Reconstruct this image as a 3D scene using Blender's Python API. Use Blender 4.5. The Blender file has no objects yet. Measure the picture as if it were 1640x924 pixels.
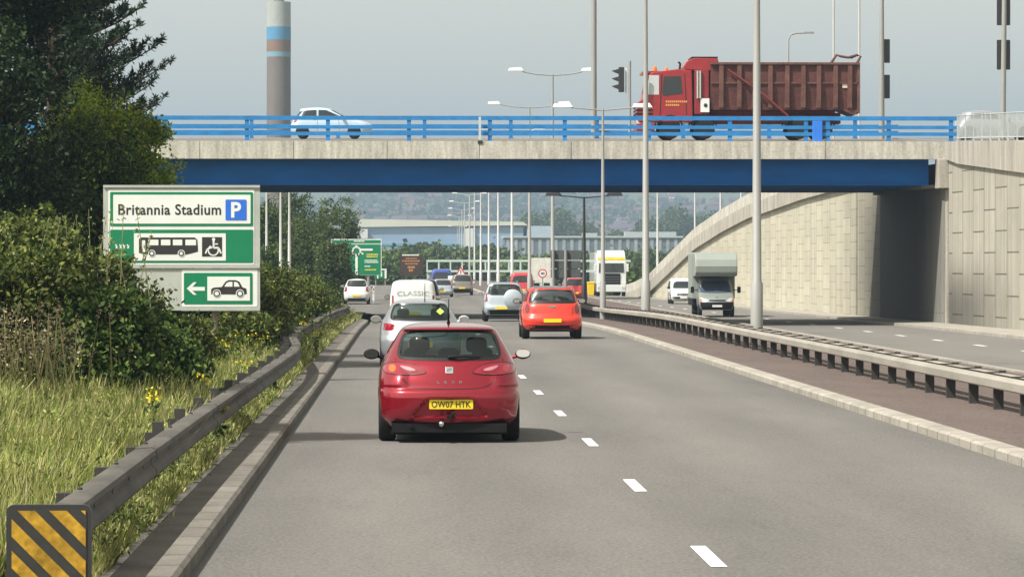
import bpy, bmesh, math, random
import numpy as np
from mathutils import Vector, Matrix
from mathutils.bvhtree import BVHTree
R = math.radians
rnd = random.Random(7)
nr = np.random.default_rng(11)
SC = bpy.context.scene
COL = SC.collection
# ------------------------------------------------------------------ camera
F = 6000.0
CAMZ = 2.17
YAW = math.atan(169 / F); PITCH = math.atan(37 / F)
cd = bpy.data.cameras.new("camera"); cam = bpy.data.objects.new("camera", cd); COL.objects.link(cam)
cd.sensor_width = 36; cd.lens = 36 * F / 1640; cd.clip_start = 1; cd.clip_end = 20000
cam.location = (0, 0, CAMZ); cam.rotation_euler = (R(90) - PITCH, 0, -YAW)
SC.camera = cam
CM = cam.rotation_euler.to_matrix()
def at(px, py, D):
    d = CM @ Vector(((px - 820) / F, -(py - 462) / F, -1))
    d *= D / d.y
    return Vector((d.x, D, CAMZ + d.z))
# ------------------------------------------------------------------ light
DXZ, DYZ = 0.66, 0.42            # shadow offset per metre of height
SUNDIR = Vector((-DXZ, -DYZ, 1)).normalized()
ELEV = math.asin(SUNDIR.z)
AZ = math.atan2(SUNDIR.x, SUNDIR.y)
W = bpy.data.worlds.new("World"); SC.world = W; W.use_nodes = True
wn = W.node_tree.nodes; wl = W.node_tree.links
sky = wn.new("ShaderNodeTexSky"); sky.sky_type = 'NISHITA'; sky.sun_disc = False
sky.sun_elevation = ELEV; sky.sun_rotation = AZ
sky.air_density = 1.0; sky.dust_density = 2.0; sky.ozone_density = 1.0; sky.altitude = 0
hs = wn.new("ShaderNodeHueSaturation"); hs.inputs['Saturation'].default_value = 0.12
mixc = wn.new("ShaderNodeMix"); mixc.data_type = 'RGBA'; mixc.blend_type = 'MULTIPLY'
mixc.inputs['Factor'].default_value = 1; mixc.inputs['B'].default_value = (1.08, 1.03, 0.85, 1)
wl.new(sky.outputs[0], hs.inputs['Color']); wl.new(hs.outputs[0], mixc.inputs['A'])
bg = wn['Background']; bg.inputs['Strength'].default_value = 0.112
wl.new(mixc.outputs['Result'], bg.inputs['Color'])
sd = bpy.data.lights.new("sun", 'SUN'); sd.energy = 4.4; sd.angle = R(0.6); sd.color = (1, 0.955, 0.89)
so = bpy.data.objects.new("sun", sd); COL.objects.link(so)
so.rotation_euler = (-SUNDIR).to_track_quat('-Z', 'Y').to_euler()
SC.view_settings.view_transform = 'Standard'; SC.view_settings.look = 'None'
SC.view_settings.exposure = 0.84; SC.view_settings.gamma = 1
# ------------------------------------------------------------------ materials
MATS = {}
def mat(name, col, rough=0.6, metal=0.0, var=0.12, scale=3.0, stretch=(1, 1, 1), bump=0.0, bscale=40.0, coat=0.0, emit=0.0, spec=None, var2=0.0, scale2=60.0, alpha=None):
    if name in MATS: return MATS[name]
    m = bpy.data.materials.new(name); m.use_nodes = True
    n = m.node_tree.nodes; l = m.node_tree.links; b = n['Principled BSDF']
    b.inputs['Roughness'].default_value = rough; b.inputs['Metallic'].default_value = metal
    if spec is None and rough > .5: b.inputs['Specular IOR Level'].default_value = 0.25
    if spec is not None: b.inputs['Specular IOR Level'].default_value = spec
    if coat: b.inputs['Coat Weight'].default_value = coat; b.inputs['Coat Roughness'].default_value = 0.05
    tc = n.new("ShaderNodeTexCoord"); mp = n.new("ShaderNodeMapping"); mp.inputs['Scale'].default_value = stretch
    l.new(tc.outputs['Object'], mp.inputs['Vector'])
    c = (*col, 1)
    nz = n.new("ShaderNodeTexNoise"); nz.inputs['Scale'].default_value = scale; nz.inputs['Detail'].default_value = 6
    nz.inputs['Roughness'].default_value = 0.65
    l.new(mp.outputs[0], nz.inputs['Vector'])
    mr = n.new("ShaderNodeMapRange"); mr.inputs['From Min'].default_value = 0.3; mr.inputs['From Max'].default_value = 0.7
    mr.inputs['To Min'].default_value = 1 - var; mr.inputs['To Max'].default_value = 1 + var
    l.new(nz.outputs['Fac'], mr.inputs['Value'])
    out = mr.outputs[0]
    if var2:
        n2 = n.new("ShaderNodeTexNoise"); n2.inputs['Scale'].default_value = scale2; n2.inputs['Detail'].default_value = 3
        l.new(tc.outputs['Object'], n2.inputs['Vector'])
        m2 = n.new("ShaderNodeMapRange"); m2.inputs['From Min'].default_value = 0.3; m2.inputs['From Max'].default_value = 0.7
        m2.inputs['To Min'].default_value = 1 - var2; m2.inputs['To Max'].default_value = 1 + var2
        l.new(n2.outputs['Fac'], m2.inputs['Value'])
        mu = n.new("ShaderNodeMath"); mu.operation = 'MULTIPLY'; l.new(out, mu.inputs[0]); l.new(m2.outputs[0], mu.inputs[1]); out = mu.outputs[0]
    vm = n.new("ShaderNodeVectorMath"); vm.operation = 'SCALE'; vm.inputs[0].default_value = col
    l.new(out, vm.inputs['Scale']); l.new(vm.outputs[0], b.inputs['Base Color'])
    if bump:
        nb = n.new("ShaderNodeTexNoise"); nb.inputs['Scale'].default_value = bscale; nb.inputs['Detail'].default_value = 4
        l.new(tc.outputs['Object'], nb.inputs['Vector'])
        bp = n.new("ShaderNodeBump"); bp.inputs['Strength'].default_value = bump; bp.inputs['Distance'].default_value = 0.02
        l.new(nb.outputs['Fac'], bp.inputs['Height']); l.new(bp.outputs[0], b.inputs['Normal'])
    if emit:
        b.inputs['Emission Color'].default_value = c; b.inputs['Emission Strength'].default_value = emit
    MATS[name] = m
    return m
def leafmat(name, cols, trans=0.3):
    if name in MATS: return MATS[name]
    m = bpy.data.materials.new(name); m.use_nodes = True
    n = m.node_tree.nodes; l = m.node_tree.links; b = n['Principled BSDF']
    g = n.new("ShaderNodeNewGeometry"); cr = n.new("ShaderNodeValToRGB")
    e = cr.color_ramp.elements
    while len(e) < len(cols): e.new(0.5)
    for i, c in enumerate(cols): e[i].position = i / (len(cols) - 1); e[i].color = (*c, 1)
    l.new(g.outputs['Random Per Island'], cr.inputs['Fac'])
    tc = n.new("ShaderNodeTexCoord"); nz = n.new("ShaderNodeTexNoise"); nz.inputs['Scale'].default_value = 0.9; nz.inputs['Detail'].default_value = 3
    l.new(tc.outputs['Object'], nz.inputs['Vector'])
    mr = n.new("ShaderNodeMapRange"); mr.inputs['From Min'].default_value = 0.35; mr.inputs['From Max'].default_value = 0.65
    mr.inputs['To Min'].default_value = 0.65; mr.inputs['To Max'].default_value = 1.35
    l.new(nz.outputs['Fac'], mr.inputs['Value'])
    vm = n.new("ShaderNodeVectorMath"); vm.operation = 'SCALE'; l.new(cr.outputs[0], vm.inputs[0]); l.new(mr.outputs[0], vm.inputs['Scale'])
    l.new(vm.outputs[0], b.inputs['Base Color']); b.inputs['Roughness'].default_value = 0.55
    b.inputs['Specular IOR Level'].default_value = 0.12
    t = n.new("ShaderNodeBsdfTranslucent"); l.new(vm.outputs[0], t.inputs['Color'])
    mx = n.new("ShaderNodeMixShader"); mx.inputs[0].default_value = trans
    l.new(b.outputs[0], mx.inputs[1]); l.new(t.outputs[0], mx.inputs[2]); l.new(mx.outputs[0], n['Material Output'].inputs['Surface'])
    MATS[name] = m
    return m
def glassmat(name, tint, clear):
    if name in MATS: return MATS[name]
    m = bpy.data.materials.new(name); m.use_nodes = True
    n = m.node_tree.nodes; l = m.node_tree.links; b = n['Principled BSDF']
    b.inputs['Base Color'].default_value = (*tint, 1); b.inputs['Roughness'].default_value = 0.03; b.inputs['Specular IOR Level'].default_value = 0.8
    t = n.new("ShaderNodeBsdfTransparent"); t.inputs[0].default_value = (0.72, 0.86, 0.84, 1)
    mx = n.new("ShaderNodeMixShader"); mx.inputs[0].default_value = clear
    l.new(b.outputs[0], mx.inputs[1]); l.new(t.outputs[0], mx.inputs[2]); l.new(mx.outputs[0], n['Material Output'].inputs['Surface'])
    MATS[name] = m
    return m
def wallmat(name, col, bw, rh, mortar, msize=0.03, soot=False):
    """cast concrete with staggered panel joints: rows run up the wall"""
    m = bpy.data.materials.new(name); m.use_nodes = True
    n = m.node_tree.nodes; l = m.node_tree.links; b = n['Principled BSDF']; b.inputs['Roughness'].default_value = 0.85
    tc = n.new("ShaderNodeTexCoord"); sp = n.new("ShaderNodeSeparateXYZ"); cb = n.new("ShaderNodeCombineXYZ")
    l.new(tc.outputs['Object'], sp.inputs[0]); l.new(sp.outputs[2], cb.inputs[0]); l.new(sp.outputs[1], cb.inputs[1])
    br = n.new("ShaderNodeTexBrick"); br.inputs['Scale'].default_value = 1; br.inputs['Brick Width'].default_value = bw
    br.inputs['Row Height'].default_value = rh; br.inputs['Mortar Size'].default_value = msize; br.offset = 0.5
    br.inputs['Mortar Smooth'].default_value = 0.2
    br.inputs['Color1'].default_value = (*[c * 1.05 for c in col], 1); br.inputs['Color2'].default_value = (*[c * 0.92 for c in col], 1)
    br.inputs['Mortar'].default_value = (*mortar, 1); br.inputs['Bias'].default_value = 0
    l.new(cb.outputs[0], br.inputs['Vector'])
    mp = n.new("ShaderNodeMapping"); mp.inputs['Scale'].default_value = (1, 2.6, 0.07)
    l.new(tc.outputs['Object'], mp.inputs['Vector'])
    nz = n.new("ShaderNodeTexNoise"); nz.inputs['Scale'].default_value = 1.3; nz.inputs['Detail'].default_value = 7; nz.inputs['Roughness'].default_value = 0.7
    l.new(mp.outputs[0], nz.inputs['Vector'])
    mr = n.new("ShaderNodeMapRange"); mr.inputs['From Min'].default_value = 0.3; mr.inputs['From Max'].default_value = 0.65
    mr.inputs['To Min'].default_value = 0.68; mr.inputs['To Max'].default_value = 1.08
    l.new(nz.outputs['Fac'], mr.inputs['Value'])
    vm = n.new("ShaderNodeVectorMath"); vm.operation = 'SCALE'; l.new(br.outputs[0], vm.inputs[0]); l.new(mr.outputs[0], vm.inputs['Scale'])
    last = vm.outputs[0]
    ns = n.new("ShaderNodeTexNoise"); ns.inputs['Scale'].default_value = .35; ns.inputs['Detail'].default_value = 8; ns.inputs['Roughness'].default_value = .75; l.new(tc.outputs['Object'], ns.inputs['Vector'])
    ms = n.new("ShaderNodeMapRange"); ms.inputs['From Min'].default_value = .48; ms.inputs['From Max'].default_value = .72; ms.inputs['To Max'].default_value = .55; l.new(ns.outputs['Fac'], ms.inputs['Value'])
    mxs = n.new("ShaderNodeMix"); mxs.data_type = 'RGBA'; l.new(ms.outputs[0], mxs.inputs['Factor']); l.new(last, mxs.inputs['A']); mxs.inputs['B'].default_value = (col[0] * .55, col[1] * .58, col[2] * .48, 1); last = mxs.outputs['Result']
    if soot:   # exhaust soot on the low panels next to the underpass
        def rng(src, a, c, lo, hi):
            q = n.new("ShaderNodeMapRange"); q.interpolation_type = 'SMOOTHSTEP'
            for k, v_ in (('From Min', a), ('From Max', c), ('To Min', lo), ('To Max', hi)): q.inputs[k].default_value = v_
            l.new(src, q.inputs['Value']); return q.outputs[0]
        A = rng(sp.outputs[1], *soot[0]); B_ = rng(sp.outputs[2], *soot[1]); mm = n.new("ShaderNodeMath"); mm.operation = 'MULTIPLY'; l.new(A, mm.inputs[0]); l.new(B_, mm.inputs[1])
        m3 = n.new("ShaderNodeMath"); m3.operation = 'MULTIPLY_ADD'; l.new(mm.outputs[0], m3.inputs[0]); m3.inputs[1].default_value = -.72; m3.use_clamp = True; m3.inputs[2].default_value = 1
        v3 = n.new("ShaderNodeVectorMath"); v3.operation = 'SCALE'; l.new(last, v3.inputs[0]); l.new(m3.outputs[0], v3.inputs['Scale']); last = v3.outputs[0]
    l.new(last, b.inputs['Base Color'])
    bp = n.new("ShaderNodeBump"); bp.inputs['Strength'].default_value = 0.6; bp.inputs['Distance'].default_value = 0.05
    inv = n.new("ShaderNodeMath"); inv.operation = 'SUBTRACT'; inv.inputs[0].default_value = 1; l.new(br.outputs['Fac'], inv.inputs[1])
    l.new(inv.outputs[0], bp.inputs['Height']); l.new(bp.outputs[0], b.inputs['Normal'])
    return m
# ------------------------------------------------------------------ mesh helpers
class MB:
    def __init__(s): s.v = []; s.f = []; s.m = []
    def add(s, vs, fs, mi=0):
        o = len(s.v); s.v += [tuple(p) for p in vs]
        for f in fs: s.f.append([i + o for i in f]); s.m.append(mi)
        return s
    def box(s, x0, x1, y0, y1, z0, z1, mi=0):
        v = [(x, y, z) for x in (x0, x1) for y in (y0, y1) for z in (z0, z1)]
        return s.add(v, [(0, 1, 3, 2), (4, 6, 7, 5), (0, 4, 5, 1), (2, 3, 7, 6), (0, 2, 6, 4), (1, 5, 7, 3)], mi)
    def hexa(s, b, t, mi=0):
        return s.add(list(b) + list(t), [(3, 2, 1, 0), (4, 5, 6, 7), (0, 1, 5, 4), (1, 2, 6, 5), (2, 3, 7, 6), (3, 0, 4, 7)], mi)
    def prism(s, poly, a0, a1, axis='y', mi=0):
        poly = [p for i, p in enumerate(poly) if math.dist(p, poly[i - 1]) > 1e-5]
        n = len(poly)
        def P(p, a): return (p[0], a, p[1]) if axis == 'y' else ((a, p[0], p[1]) if axis == 'x' else (p[0], p[1], a))
        v = [P(p, a0) for p in poly] + [P(p, a1) for p in poly]
        f = [list(range(n))[::-1], list(range(n, 2 * n))] + [(i, (i + 1) % n, n + (i + 1) % n, n + i) for i in range(n)]
        return s.add(v, f, mi)
    def tube(s, pts, r, n=8, mi=0):
        pts = [Vector(p) for p in pts]; k = len(pts); rs = r if isinstance(r, (list, tuple)) else [r] * k
        v = []; ref = None
        for i, p in enumerate(pts):
            t = (pts[min(i + 1, k - 1)] - pts[max(i - 1, 0)]).normalized()
            if ref is None: ref = Vector((0, 0, 1)) if abs(t.z) < 0.9 else Vector((1, 0, 0))
            a = (ref - t * ref.dot(t)).normalized(); ref = a; b = t.cross(a)
            for j in range(n):
                q = 2 * math.pi * j / n; v.append(p + (a * math.cos(q) + b * math.sin(q)) * rs[i])
        f = [(i * n + j, i * n + (j + 1) % n, (i + 1) * n + (j + 1) % n, (i + 1) * n + j) for i in range(k - 1) for j in range(n)]
        f += [list(range(n))[::-1], list(range((k - 1) * n, k * n))]
        return s.add(v, f, mi)
    def lathe(s, prof, c=(0, 0, 0), axis='x', n=24, mi=0):
        v = []
        for (r, h) in prof:
            for j in range(n):
                q = 2 * math.pi * j / n; a, b = r * math.cos(q), r * math.sin(q)
                v.append((c[0] + h, c[1] + a, c[2] + b) if axis == 'x' else ((c[0] + a, c[1] + h, c[2] + b) if axis == 'y' else (c[0] + a, c[1] + b, c[2] + h)))
        k = len(prof)
        f = [(i * n + j, i * n + (j + 1) % n, (i + 1) * n + (j + 1) % n, (i + 1) * n + j) for i in range(k - 1) for j in range(n)]
        f += [list(range(n)), list(range((k - 1) * n, k * n))[::-1]]
        return s.add(v, f, mi)
    def sweep(s, prof, path, mi=0, closed=True):
        """profile (lateral u to the right of travel, z) along path of (x,y,z)"""
        path = [Vector(p) for p in path]; k = len(path); m = len(prof); v = []
        for i, p in enumerate(path):
            t = (path[min(i + 1, k - 1)] - path[max(i - 1, 0)]); t.z = 0; t.normalize(); rgt = Vector((t.y, -t.x, 0))
            for (u, z) in prof: v.append(p + rgt * u + Vector((0, 0, z)))
        f = []
        for i in range(k - 1):
            for j in range(m if closed else m - 1):
                j2 = (j + 1) % m; f.append((i * m + j, i * m + j2, (i + 1) * m + j2, (i + 1) * m + j))
        if closed: f += [list(range(m)), list(range((k - 1) * m, k * m))[::-1]]
        return s.add(v, f, mi)
    def ball(s, c, r, mi=0, n=10, k=7):
        if not isinstance(r, (tuple, list)): r = (r, r, r)
        v = []; 
        for i in range(1, k):
            ph = math.pi * i / k
            for j in range(n):
                q = 2 * math.pi * j / n; v.append((c[0] + r[0] * math.sin(ph) * math.cos(q), c[1] + r[1] * math.sin(ph) * math.sin(q), c[2] + r[2] * math.cos(ph)))
        v += [(c[0], c[1], c[2] + r[2]), (c[0], c[1], c[2] - r[2])]
        T, B = len(v) - 2, len(v) - 1
        f = [(i * n + j, (i + 1) * n + j, (i + 1) * n + (j + 1) % n, i * n + (j + 1) % n) for i in range(k - 2) for j in range(n)]
        f += [(T, j, (j + 1) % n) for j in range(n)] + [(B, (k - 2) * n + (j + 1) % n, (k - 2) * n + j) for j in range(n)]
        return s.add(v, f, mi)
    def mesh(s, name, mats, smooth=None, recalc=True):
        me = bpy.data.meshes.new(name); me.from_pydata(s.v, [], s.f)
        for m in (mats if isinstance(mats, (list, tuple)) else [mats]): me.materials.append(m)
        me.polygons.foreach_set('material_index', s.m)
        if recalc:
            bm = bmesh.new(); bm.from_mesh(me); bmesh.ops.recalc_face_normals(bm, faces=bm.faces); bm.to_mesh(me); bm.free()
        if smooth: me.shade_smooth(); me.set_sharp_from_angle(angle=R(smooth))
        me.update(); return me
    def build(s, name, mats, parent=None, smooth=None, bevel=0, loc=(0, 0, 0), recalc=True):
        o = bpy.data.objects.new(name, s.mesh(name, mats, smooth, recalc)); COL.objects.link(o); o.location = loc
        if parent: o.parent = parent
        if bevel:
            b = o.modifiers.new('bevel', 'BEVEL'); b.width = bevel; b.segments = 2; b.limit_method = 'ANGLE'
        return o
def tag(o, label=None, cat=None, group=None, kind=None):
    if label: o['label'] = label
    if cat: o['category'] = cat
    if group: o['group'] = group
    if kind: o['kind'] = kind
    return o
def thing(name, label, cat, loc=(0, 0, 0), rz=0, group=None):
    o = bpy.data.objects.new(name, None); COL.objects.link(o); o.location = loc; o.rotation_euler = (0, 0, rz)
    o.empty_display_size = 0.3
    return tag(o, label, cat, group)
def copy_tree(o, parent=None):
    c = o.copy(); COL.objects.link(c); c.parent = parent
    for ch in list(o.children): copy_tree(ch, c)
    return c
def chaikin(p, it=2, closed=True):
    for _ in range(it):
        q = []; n = len(p)
        for i in range(n if closed else n - 1):
            a, b = p[i], p[(i + 1) % n]
            q += [(a[0] * .75 + b[0] * .25, a[1] * .75 + b[1] * .25), (a[0] * .25 + b[0] * .75, a[1] * .25 + b[1] * .75)]
        p = q
    return p
def rrect(x0, z0, x1, z1, r, n=5):
    out = []
    for cx, cz, a0 in ((x1 - r, z0 + r, -90), (x1 - r, z1 - r, 0), (x0 + r, z1 - r, 90), (x0 + r, z0 + r, 180)):
        for i in range(n + 1):
            a = R(a0 + 90 * i / n); out.append((cx + r * math.cos(a), cz + r * math.sin(a)))
    return out
def circ(cx, cz, r, n=20): return [(cx + r * math.cos(2 * math.pi * i / n), cz + r * math.sin(2 * math.pi * i / n)) for i in range(n)]
def seg(p, q, w):
    d = Vector((q[0] - p[0], q[1] - p[1])); d.normalize(); n = Vector((-d.y, d.x)) * w / 2
    return [(p[0] + n.x, p[1] + n.y), (p[0] - n.x, p[1] - n.y), (q[0] - n.x, q[1] - n.y), (q[0] + n.x, q[1] + n.y)]
def text(name, body, width, height, loc, m, parent, face='-y', thick=0.002, bold=0.0, spacing=1.0, rx=0):
    cu = bpy.data.curves.new('t', 'FONT'); cu.body = body; cu.extrude = 0.5; cu.offset = bold; cu.space_character = spacing
    cu.resolution_u = 3
    o = bpy.data.objects.new('t', cu); COL.objects.link(o)
    dg = bpy.context.evaluated_depsgraph_get(); me = bpy.data.meshes.new_from_object(o.evaluated_get(dg))
    bpy.data.objects.remove(o)
    n = len(me.vertices); a = np.zeros(n * 3); me.vertices.foreach_get('co', a); a = a.reshape(-1, 3)
    mn = a.min(0); mx = a.max(0); a = (a - (mn + mx) / 2) / np.maximum(mx - mn, 1e-6)
    u, v, d = a[:, 0] * width, a[:, 1] * height, a[:, 2] * thick
    if face == '-y': c = np.stack([u, -d, v], 1)
    elif face == '+y': c = np.stack([-u, d, v], 1)
    elif face == '-x': c = np.stack([-d, -u, v], 1)
    me.vertices.foreach_set('co', c.ravel()); me.materials.clear(); me.materials.append(m); me.update()
    o = bpy.data.objects.new(name, me); COL.objects.link(o); o.location = loc; o.parent = parent; o.rotation_euler = (rx, 0, 0)
    return o
def ss(a, b, x):
    t = min(max((x - a) / (b - a), 0), 1); return t * t * (3 - 2 * t)
# ------------------------------------------------------------------ ground
def roadz(y): return -0.30 * ss(115, 180, y)
RZ = -0.58
def gz(x, y):
    if x < 9.6: return roadz(y)
    k = ss(9.6, 13.5, x); return roadz(y) * (1 - k) + RZ * k
def vergez(x, y):
    """grass bank left of the road"""
    return roadz(y) + 0.13 + 0.10 * max(0, -2.1 - x) ** 1.0 * (0.4 + 0.6 * ss(-1.9, -5, x) if False else 1) * (1 - ss(180, 260, y))
M_asph = mat('asphalt', (0.136, 0.129, 0.121), 0.85, var=0.16, scale=0.35, stretch=(1, 0.15, 1), bump=0.35, bscale=60, var2=0.22, scale2=28)
def road_detail(m):
    n = m.node_tree.nodes; l = m.node_tree.links; b = n['Principled BSDF']; src = b.inputs['Base Color'].links[0].from_socket
    tc = n.new("ShaderNodeTexCoord"); sp = n.new("ShaderNodeSeparateXYZ"); l.new(tc.outputs['Object'], sp.inputs[0])
    nz = n.new("ShaderNodeTexNoise"); nz.inputs['Scale'].default_value = .05; mp = n.new("ShaderNodeMapping"); mp.inputs['Scale'].default_value = (1, 1, 1); l.new(tc.outputs['Object'], nz.inputs['Vector'])
    ax = n.new("ShaderNodeMath"); ax.operation = 'MULTIPLY_ADD'; ax.inputs[1].default_value = .5; l.new(nz.outputs['Fac'], ax.inputs[0]); l.new(sp.outputs[0], ax.inputs[2])
    w = n.new("ShaderNodeMath"); w.operation = 'MULTIPLY'; w.inputs[1].default_value = 2 * math.pi / 1.95; l.new(ax.outputs[0], w.inputs[0])
    c = n.new("ShaderNodeMath"); c.operation = 'COSINE'; l.new(w.outputs[0], c.inputs[0])
    mr = n.new("ShaderNodeMapRange"); mr.inputs['From Min'].default_value = -1; mr.inputs['From Max'].default_value = 1; mr.inputs['To Min'].default_value = .94; mr.inputs['To Max'].default_value = 1.05; l.new(c.outputs[0], mr.inputs['Value'])
    # bleached aggregate speckle and tar patches
    vo = n.new("ShaderNodeTexVoronoi"); vo.inputs['Scale'].default_value = 34; l.new(tc.outputs['Object'], vo.inputs['Vector'])
    m2 = n.new("ShaderNodeMapRange"); m2.inputs['From Min'].default_value = 0; m2.inputs['From Max'].default_value = .75; m2.inputs['To Min'].default_value = 1.22; m2.inputs['To Max'].default_value = .82; l.new(vo.outputs['Distance'], m2.inputs['Value'])
    n3 = n.new("ShaderNodeTexNoise"); n3.inputs['Scale'].default_value = .9; n3.inputs['Detail'].default_value = 9; n3.inputs['Roughness'].default_value = .8; m3p = n.new("ShaderNodeMapping"); m3p.inputs['Scale'].default_value = (1, .22, 1); l.new(tc.outputs['Object'], m3p.inputs['Vector']); l.new(m3p.outputs[0], n3.inputs['Vector'])
    m3 = n.new("ShaderNodeMapRange"); m3.inputs['From Min'].default_value = .55; m3.inputs['From Max'].default_value = .75; m3.inputs['To Min'].default_value = 1; m3.inputs['To Max'].default_value = .80; l.new(n3.outputs['Fac'], m3.inputs['Value'])
    o1 = n.new("ShaderNodeMath"); o1.operation = 'MULTIPLY'; l.new(mr.outputs[0], o1.inputs[0]); l.new(m2.outputs[0], o1.inputs[1])
    o2 = n.new("ShaderNodeMath"); o2.operation = 'MULTIPLY'; l.new(o1.outputs[0], o2.inputs[0]); l.new(m3.outputs[0], o2.inputs[1])
    v = n.new("ShaderNodeVectorMath"); v.operation = 'SCALE'; l.new(src, v.inputs[0]); l.new(o2.outputs[0], v.inputs['Scale']); l.new(v.outputs[0], b.inputs['Base Color'])
road_detail(M_asph)
M_asph2 = mat('asphalt_far_side', (0.14, 0.132, 0.122), 0.85, var=0.10, scale=0.3, stretch=(1, 0.15, 1), bump=0.3, bscale=60, var2=0.18, scale2=25)
M_res = mat('reserve_tarmac', (0.105, 0.080, 0.072), 0.9, var=0.12, scale=0.8, stretch=(1, .3, 1), bump=0.5, bscale=35, var2=0.35, scale2=22)
M_kerb = mat('kerb_concrete', (0.28, 0.26, 0.225), 0.85, var=0.2, scale=2.0, stretch=(1, .6, 1), bump=0.2, var2=0.12, scale2=40)
M_kerbd = mat('kerb_weathered', (0.15, 0.138, 0.12), 0.9, var=0.25, scale=2.0, stretch=(1, .5, 1), bump=0.3, var2=0.2, scale2=40)
M_pave = mat('margin_paving', (0.10, 0.09, 0.08), 0.9, var=0.3, scale=1.5, bump=0.4, var2=0.2, scale2=40)
def joints(m, per, wd):
    n = m.node_tree.nodes; l = m.node_tree.links; b = n['Principled BSDF']; src = b.inputs['Base Color'].links[0].from_socket
    tc = n.new("ShaderNodeTexCoord"); sp = n.new("ShaderNodeSeparateXYZ"); l.new(tc.outputs['Object'], sp.inputs[0])
    f = n.new("ShaderNodeMath"); f.operation = 'DIVIDE'; f.inputs[1].default_value = per; l.new(sp.outputs[1], f.inputs[0])
    g_ = n.new("ShaderNodeMath"); g_.operation = 'FRACT'; l.new(f.outputs[0], g_.inputs[0])
    h_ = n.new("ShaderNodeMath"); h_.operation = 'LESS_THAN'; h_.inputs[1].default_value = wd / per; l.new(g_.outputs[0], h_.inputs[0])
    fl_ = n.new("ShaderNodeMath"); fl_.operation = 'FLOOR'; l.new(f.outputs[0], fl_.inputs[0]); wn_ = n.new("ShaderNodeTexWhiteNoise"); wn_.noise_dimensions = '1D'; l.new(fl_.outputs[0], wn_.inputs['W'])
    q = n.new("ShaderNodeMath"); q.operation = 'MULTIPLY_ADD'; q.inputs[1].default_value = .14; q.inputs[2].default_value = .93; l.new(wn_.outputs['Value'], q.inputs[0])
    w = n.new("ShaderNodeMath"); w.operation = 'MULTIPLY_ADD'; w.inputs[1].default_value = -.55; w.inputs[2].default_value = 1; l.new(h_.outputs[0], w.inputs[0])
    x_ = n.new("ShaderNodeMath"); x_.operation = 'MULTIPLY'; l.new(q.outputs[0], x_.inputs[0]); l.new(w.outputs[0], x_.inputs[1])
    v = n.new("ShaderNodeVectorMath"); v.operation = 'SCALE'; l.new(src, v.inputs[0]); l.new(x_.outputs[0], v.inputs['Scale']); l.new(v.outputs[0], b.inputs['Base Color'])
joints(M_kerb, .915, .05); joints(M_kerbd, .915, .05)
M_paint = mat('road_paint', (0.70, 0.70, 0.67), 0.6, var=0.14, scale=5, var2=0.12, scale2=45)
M_earth = mat('verge_soil', (0.10, 0.115, 0.045), 0.95, var=0.3, scale=1.2, bump=0.4)
M_field = mat('far_ground', (0.10, 0.12, 0.06), 0.95, var=0.3, scale=0.02)
def sheet(name, xs, ys, zf, m, parent=None, kind='structure', mats=None):
    b = MB(); nx, ny = len(xs), len(ys)
    v = [(x, y, zf(x, y)) for y in ys for x in xs]
    f = [(j * nx + i, j * nx + i + 1, (j + 1) * nx + i + 1, (j + 1) * nx + i) for j in range(ny - 1) for i in range(nx - 1)]
    b.add(v, f); o = b.build(name, m, parent, recalc=False); o.data.shade_smooth()
    if kind: o['kind'] = kind
    return o
def frange(a, b, s): 
    n = max(1, int(round((b - a) / s))); return [a + (b - a) * i / n for i in range(n + 1)]
# terrain: one sheet to the horizon, rising to the far hill
def hill(x, y):
    if y < 1900: return -0.75
    t = ss(1900, 5200, y); 
    return -0.75 + t * (108 + 10 * math.sin(x * 0.004 + 1.3) + 5 * math.sin(x * 0.013) + 5 * math.sin(y * 0.006 + x * .002))
tx = sorted(set(frange(-1300, 2200, 60))); ty = frange(-35, 400, 60) + frange(430, 1850, 140)[0:] + frange(1900, 6200, 70)
sheet('ground', tx, sorted(set(ty)), hill, M_field)
YS = frange(-20, 115, 15) + frange(118, 200, 4) + frange(215, 1200, 50)
def road_left(y): # left edge
    return -1.52 - 6.5 * ss(186, 230, y)
b = MB()
v = []; f = []
for y in YS:
    for x in (road_left(y), 2.2, 6.64): v.append((x, y, roadz(y)))
for j in range(len(YS) - 1):
    for i in range(2): f.append((j * 3 + i, j * 3 + i + 1, j * 3 + i + 4, j * 3 + i + 3))
b.add(v, f); tag(b.build('road', M_asph, recalc=False), kind='structure')
sheet('road', [15.5, 19, 22.95], YS, lambda x, y: RZ, M_asph2)
# kerbs
KP = [(-1.52, y, roadz(y)) for y in YS if y <= 150]
K2 = [(-1.52 - 1.2 * ss(150, 166, y) * ((y - 150) / 16), y, roadz(y)) for y in frange(150, 166, 4)][1:]
b = MB(); b.sweep([(0, -0.2), (0, 0.10), (-0.03, 0.125), (-0.20, 0.125), (-0.20, -0.2)], KP + K2); tag(b.build('kerb', M_kerbd, recalc=True), kind='structure')
b = MB(); 
b.sweep([(-0.202, -0.2), (-0.202, 0.12), (-0.55, 0.135), (-0.55, -0.2)], KP + K2); tag(b.build('pavement', M_pave), kind='structure')
b = MB(); b.sweep([(0, -0.2), (0, 0.09), (0.04, 0.115), (0.27, 0.12), (0.27, -0.2)], [(6.64, y, roadz(y)) for y in YS if y < 500]); tag(b.build('kerb', M_kerb), kind='structure')
b = MB(); b.sweep([(-.25, -0.2), (-.25, 0.11), (-0.03, 0.11), (0, 0.07), (0, -0.2)], [(15.5, y, RZ) for y in YS if y < 500]); tag(b.build('kerb', M_kerb), kind='structure')
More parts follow.
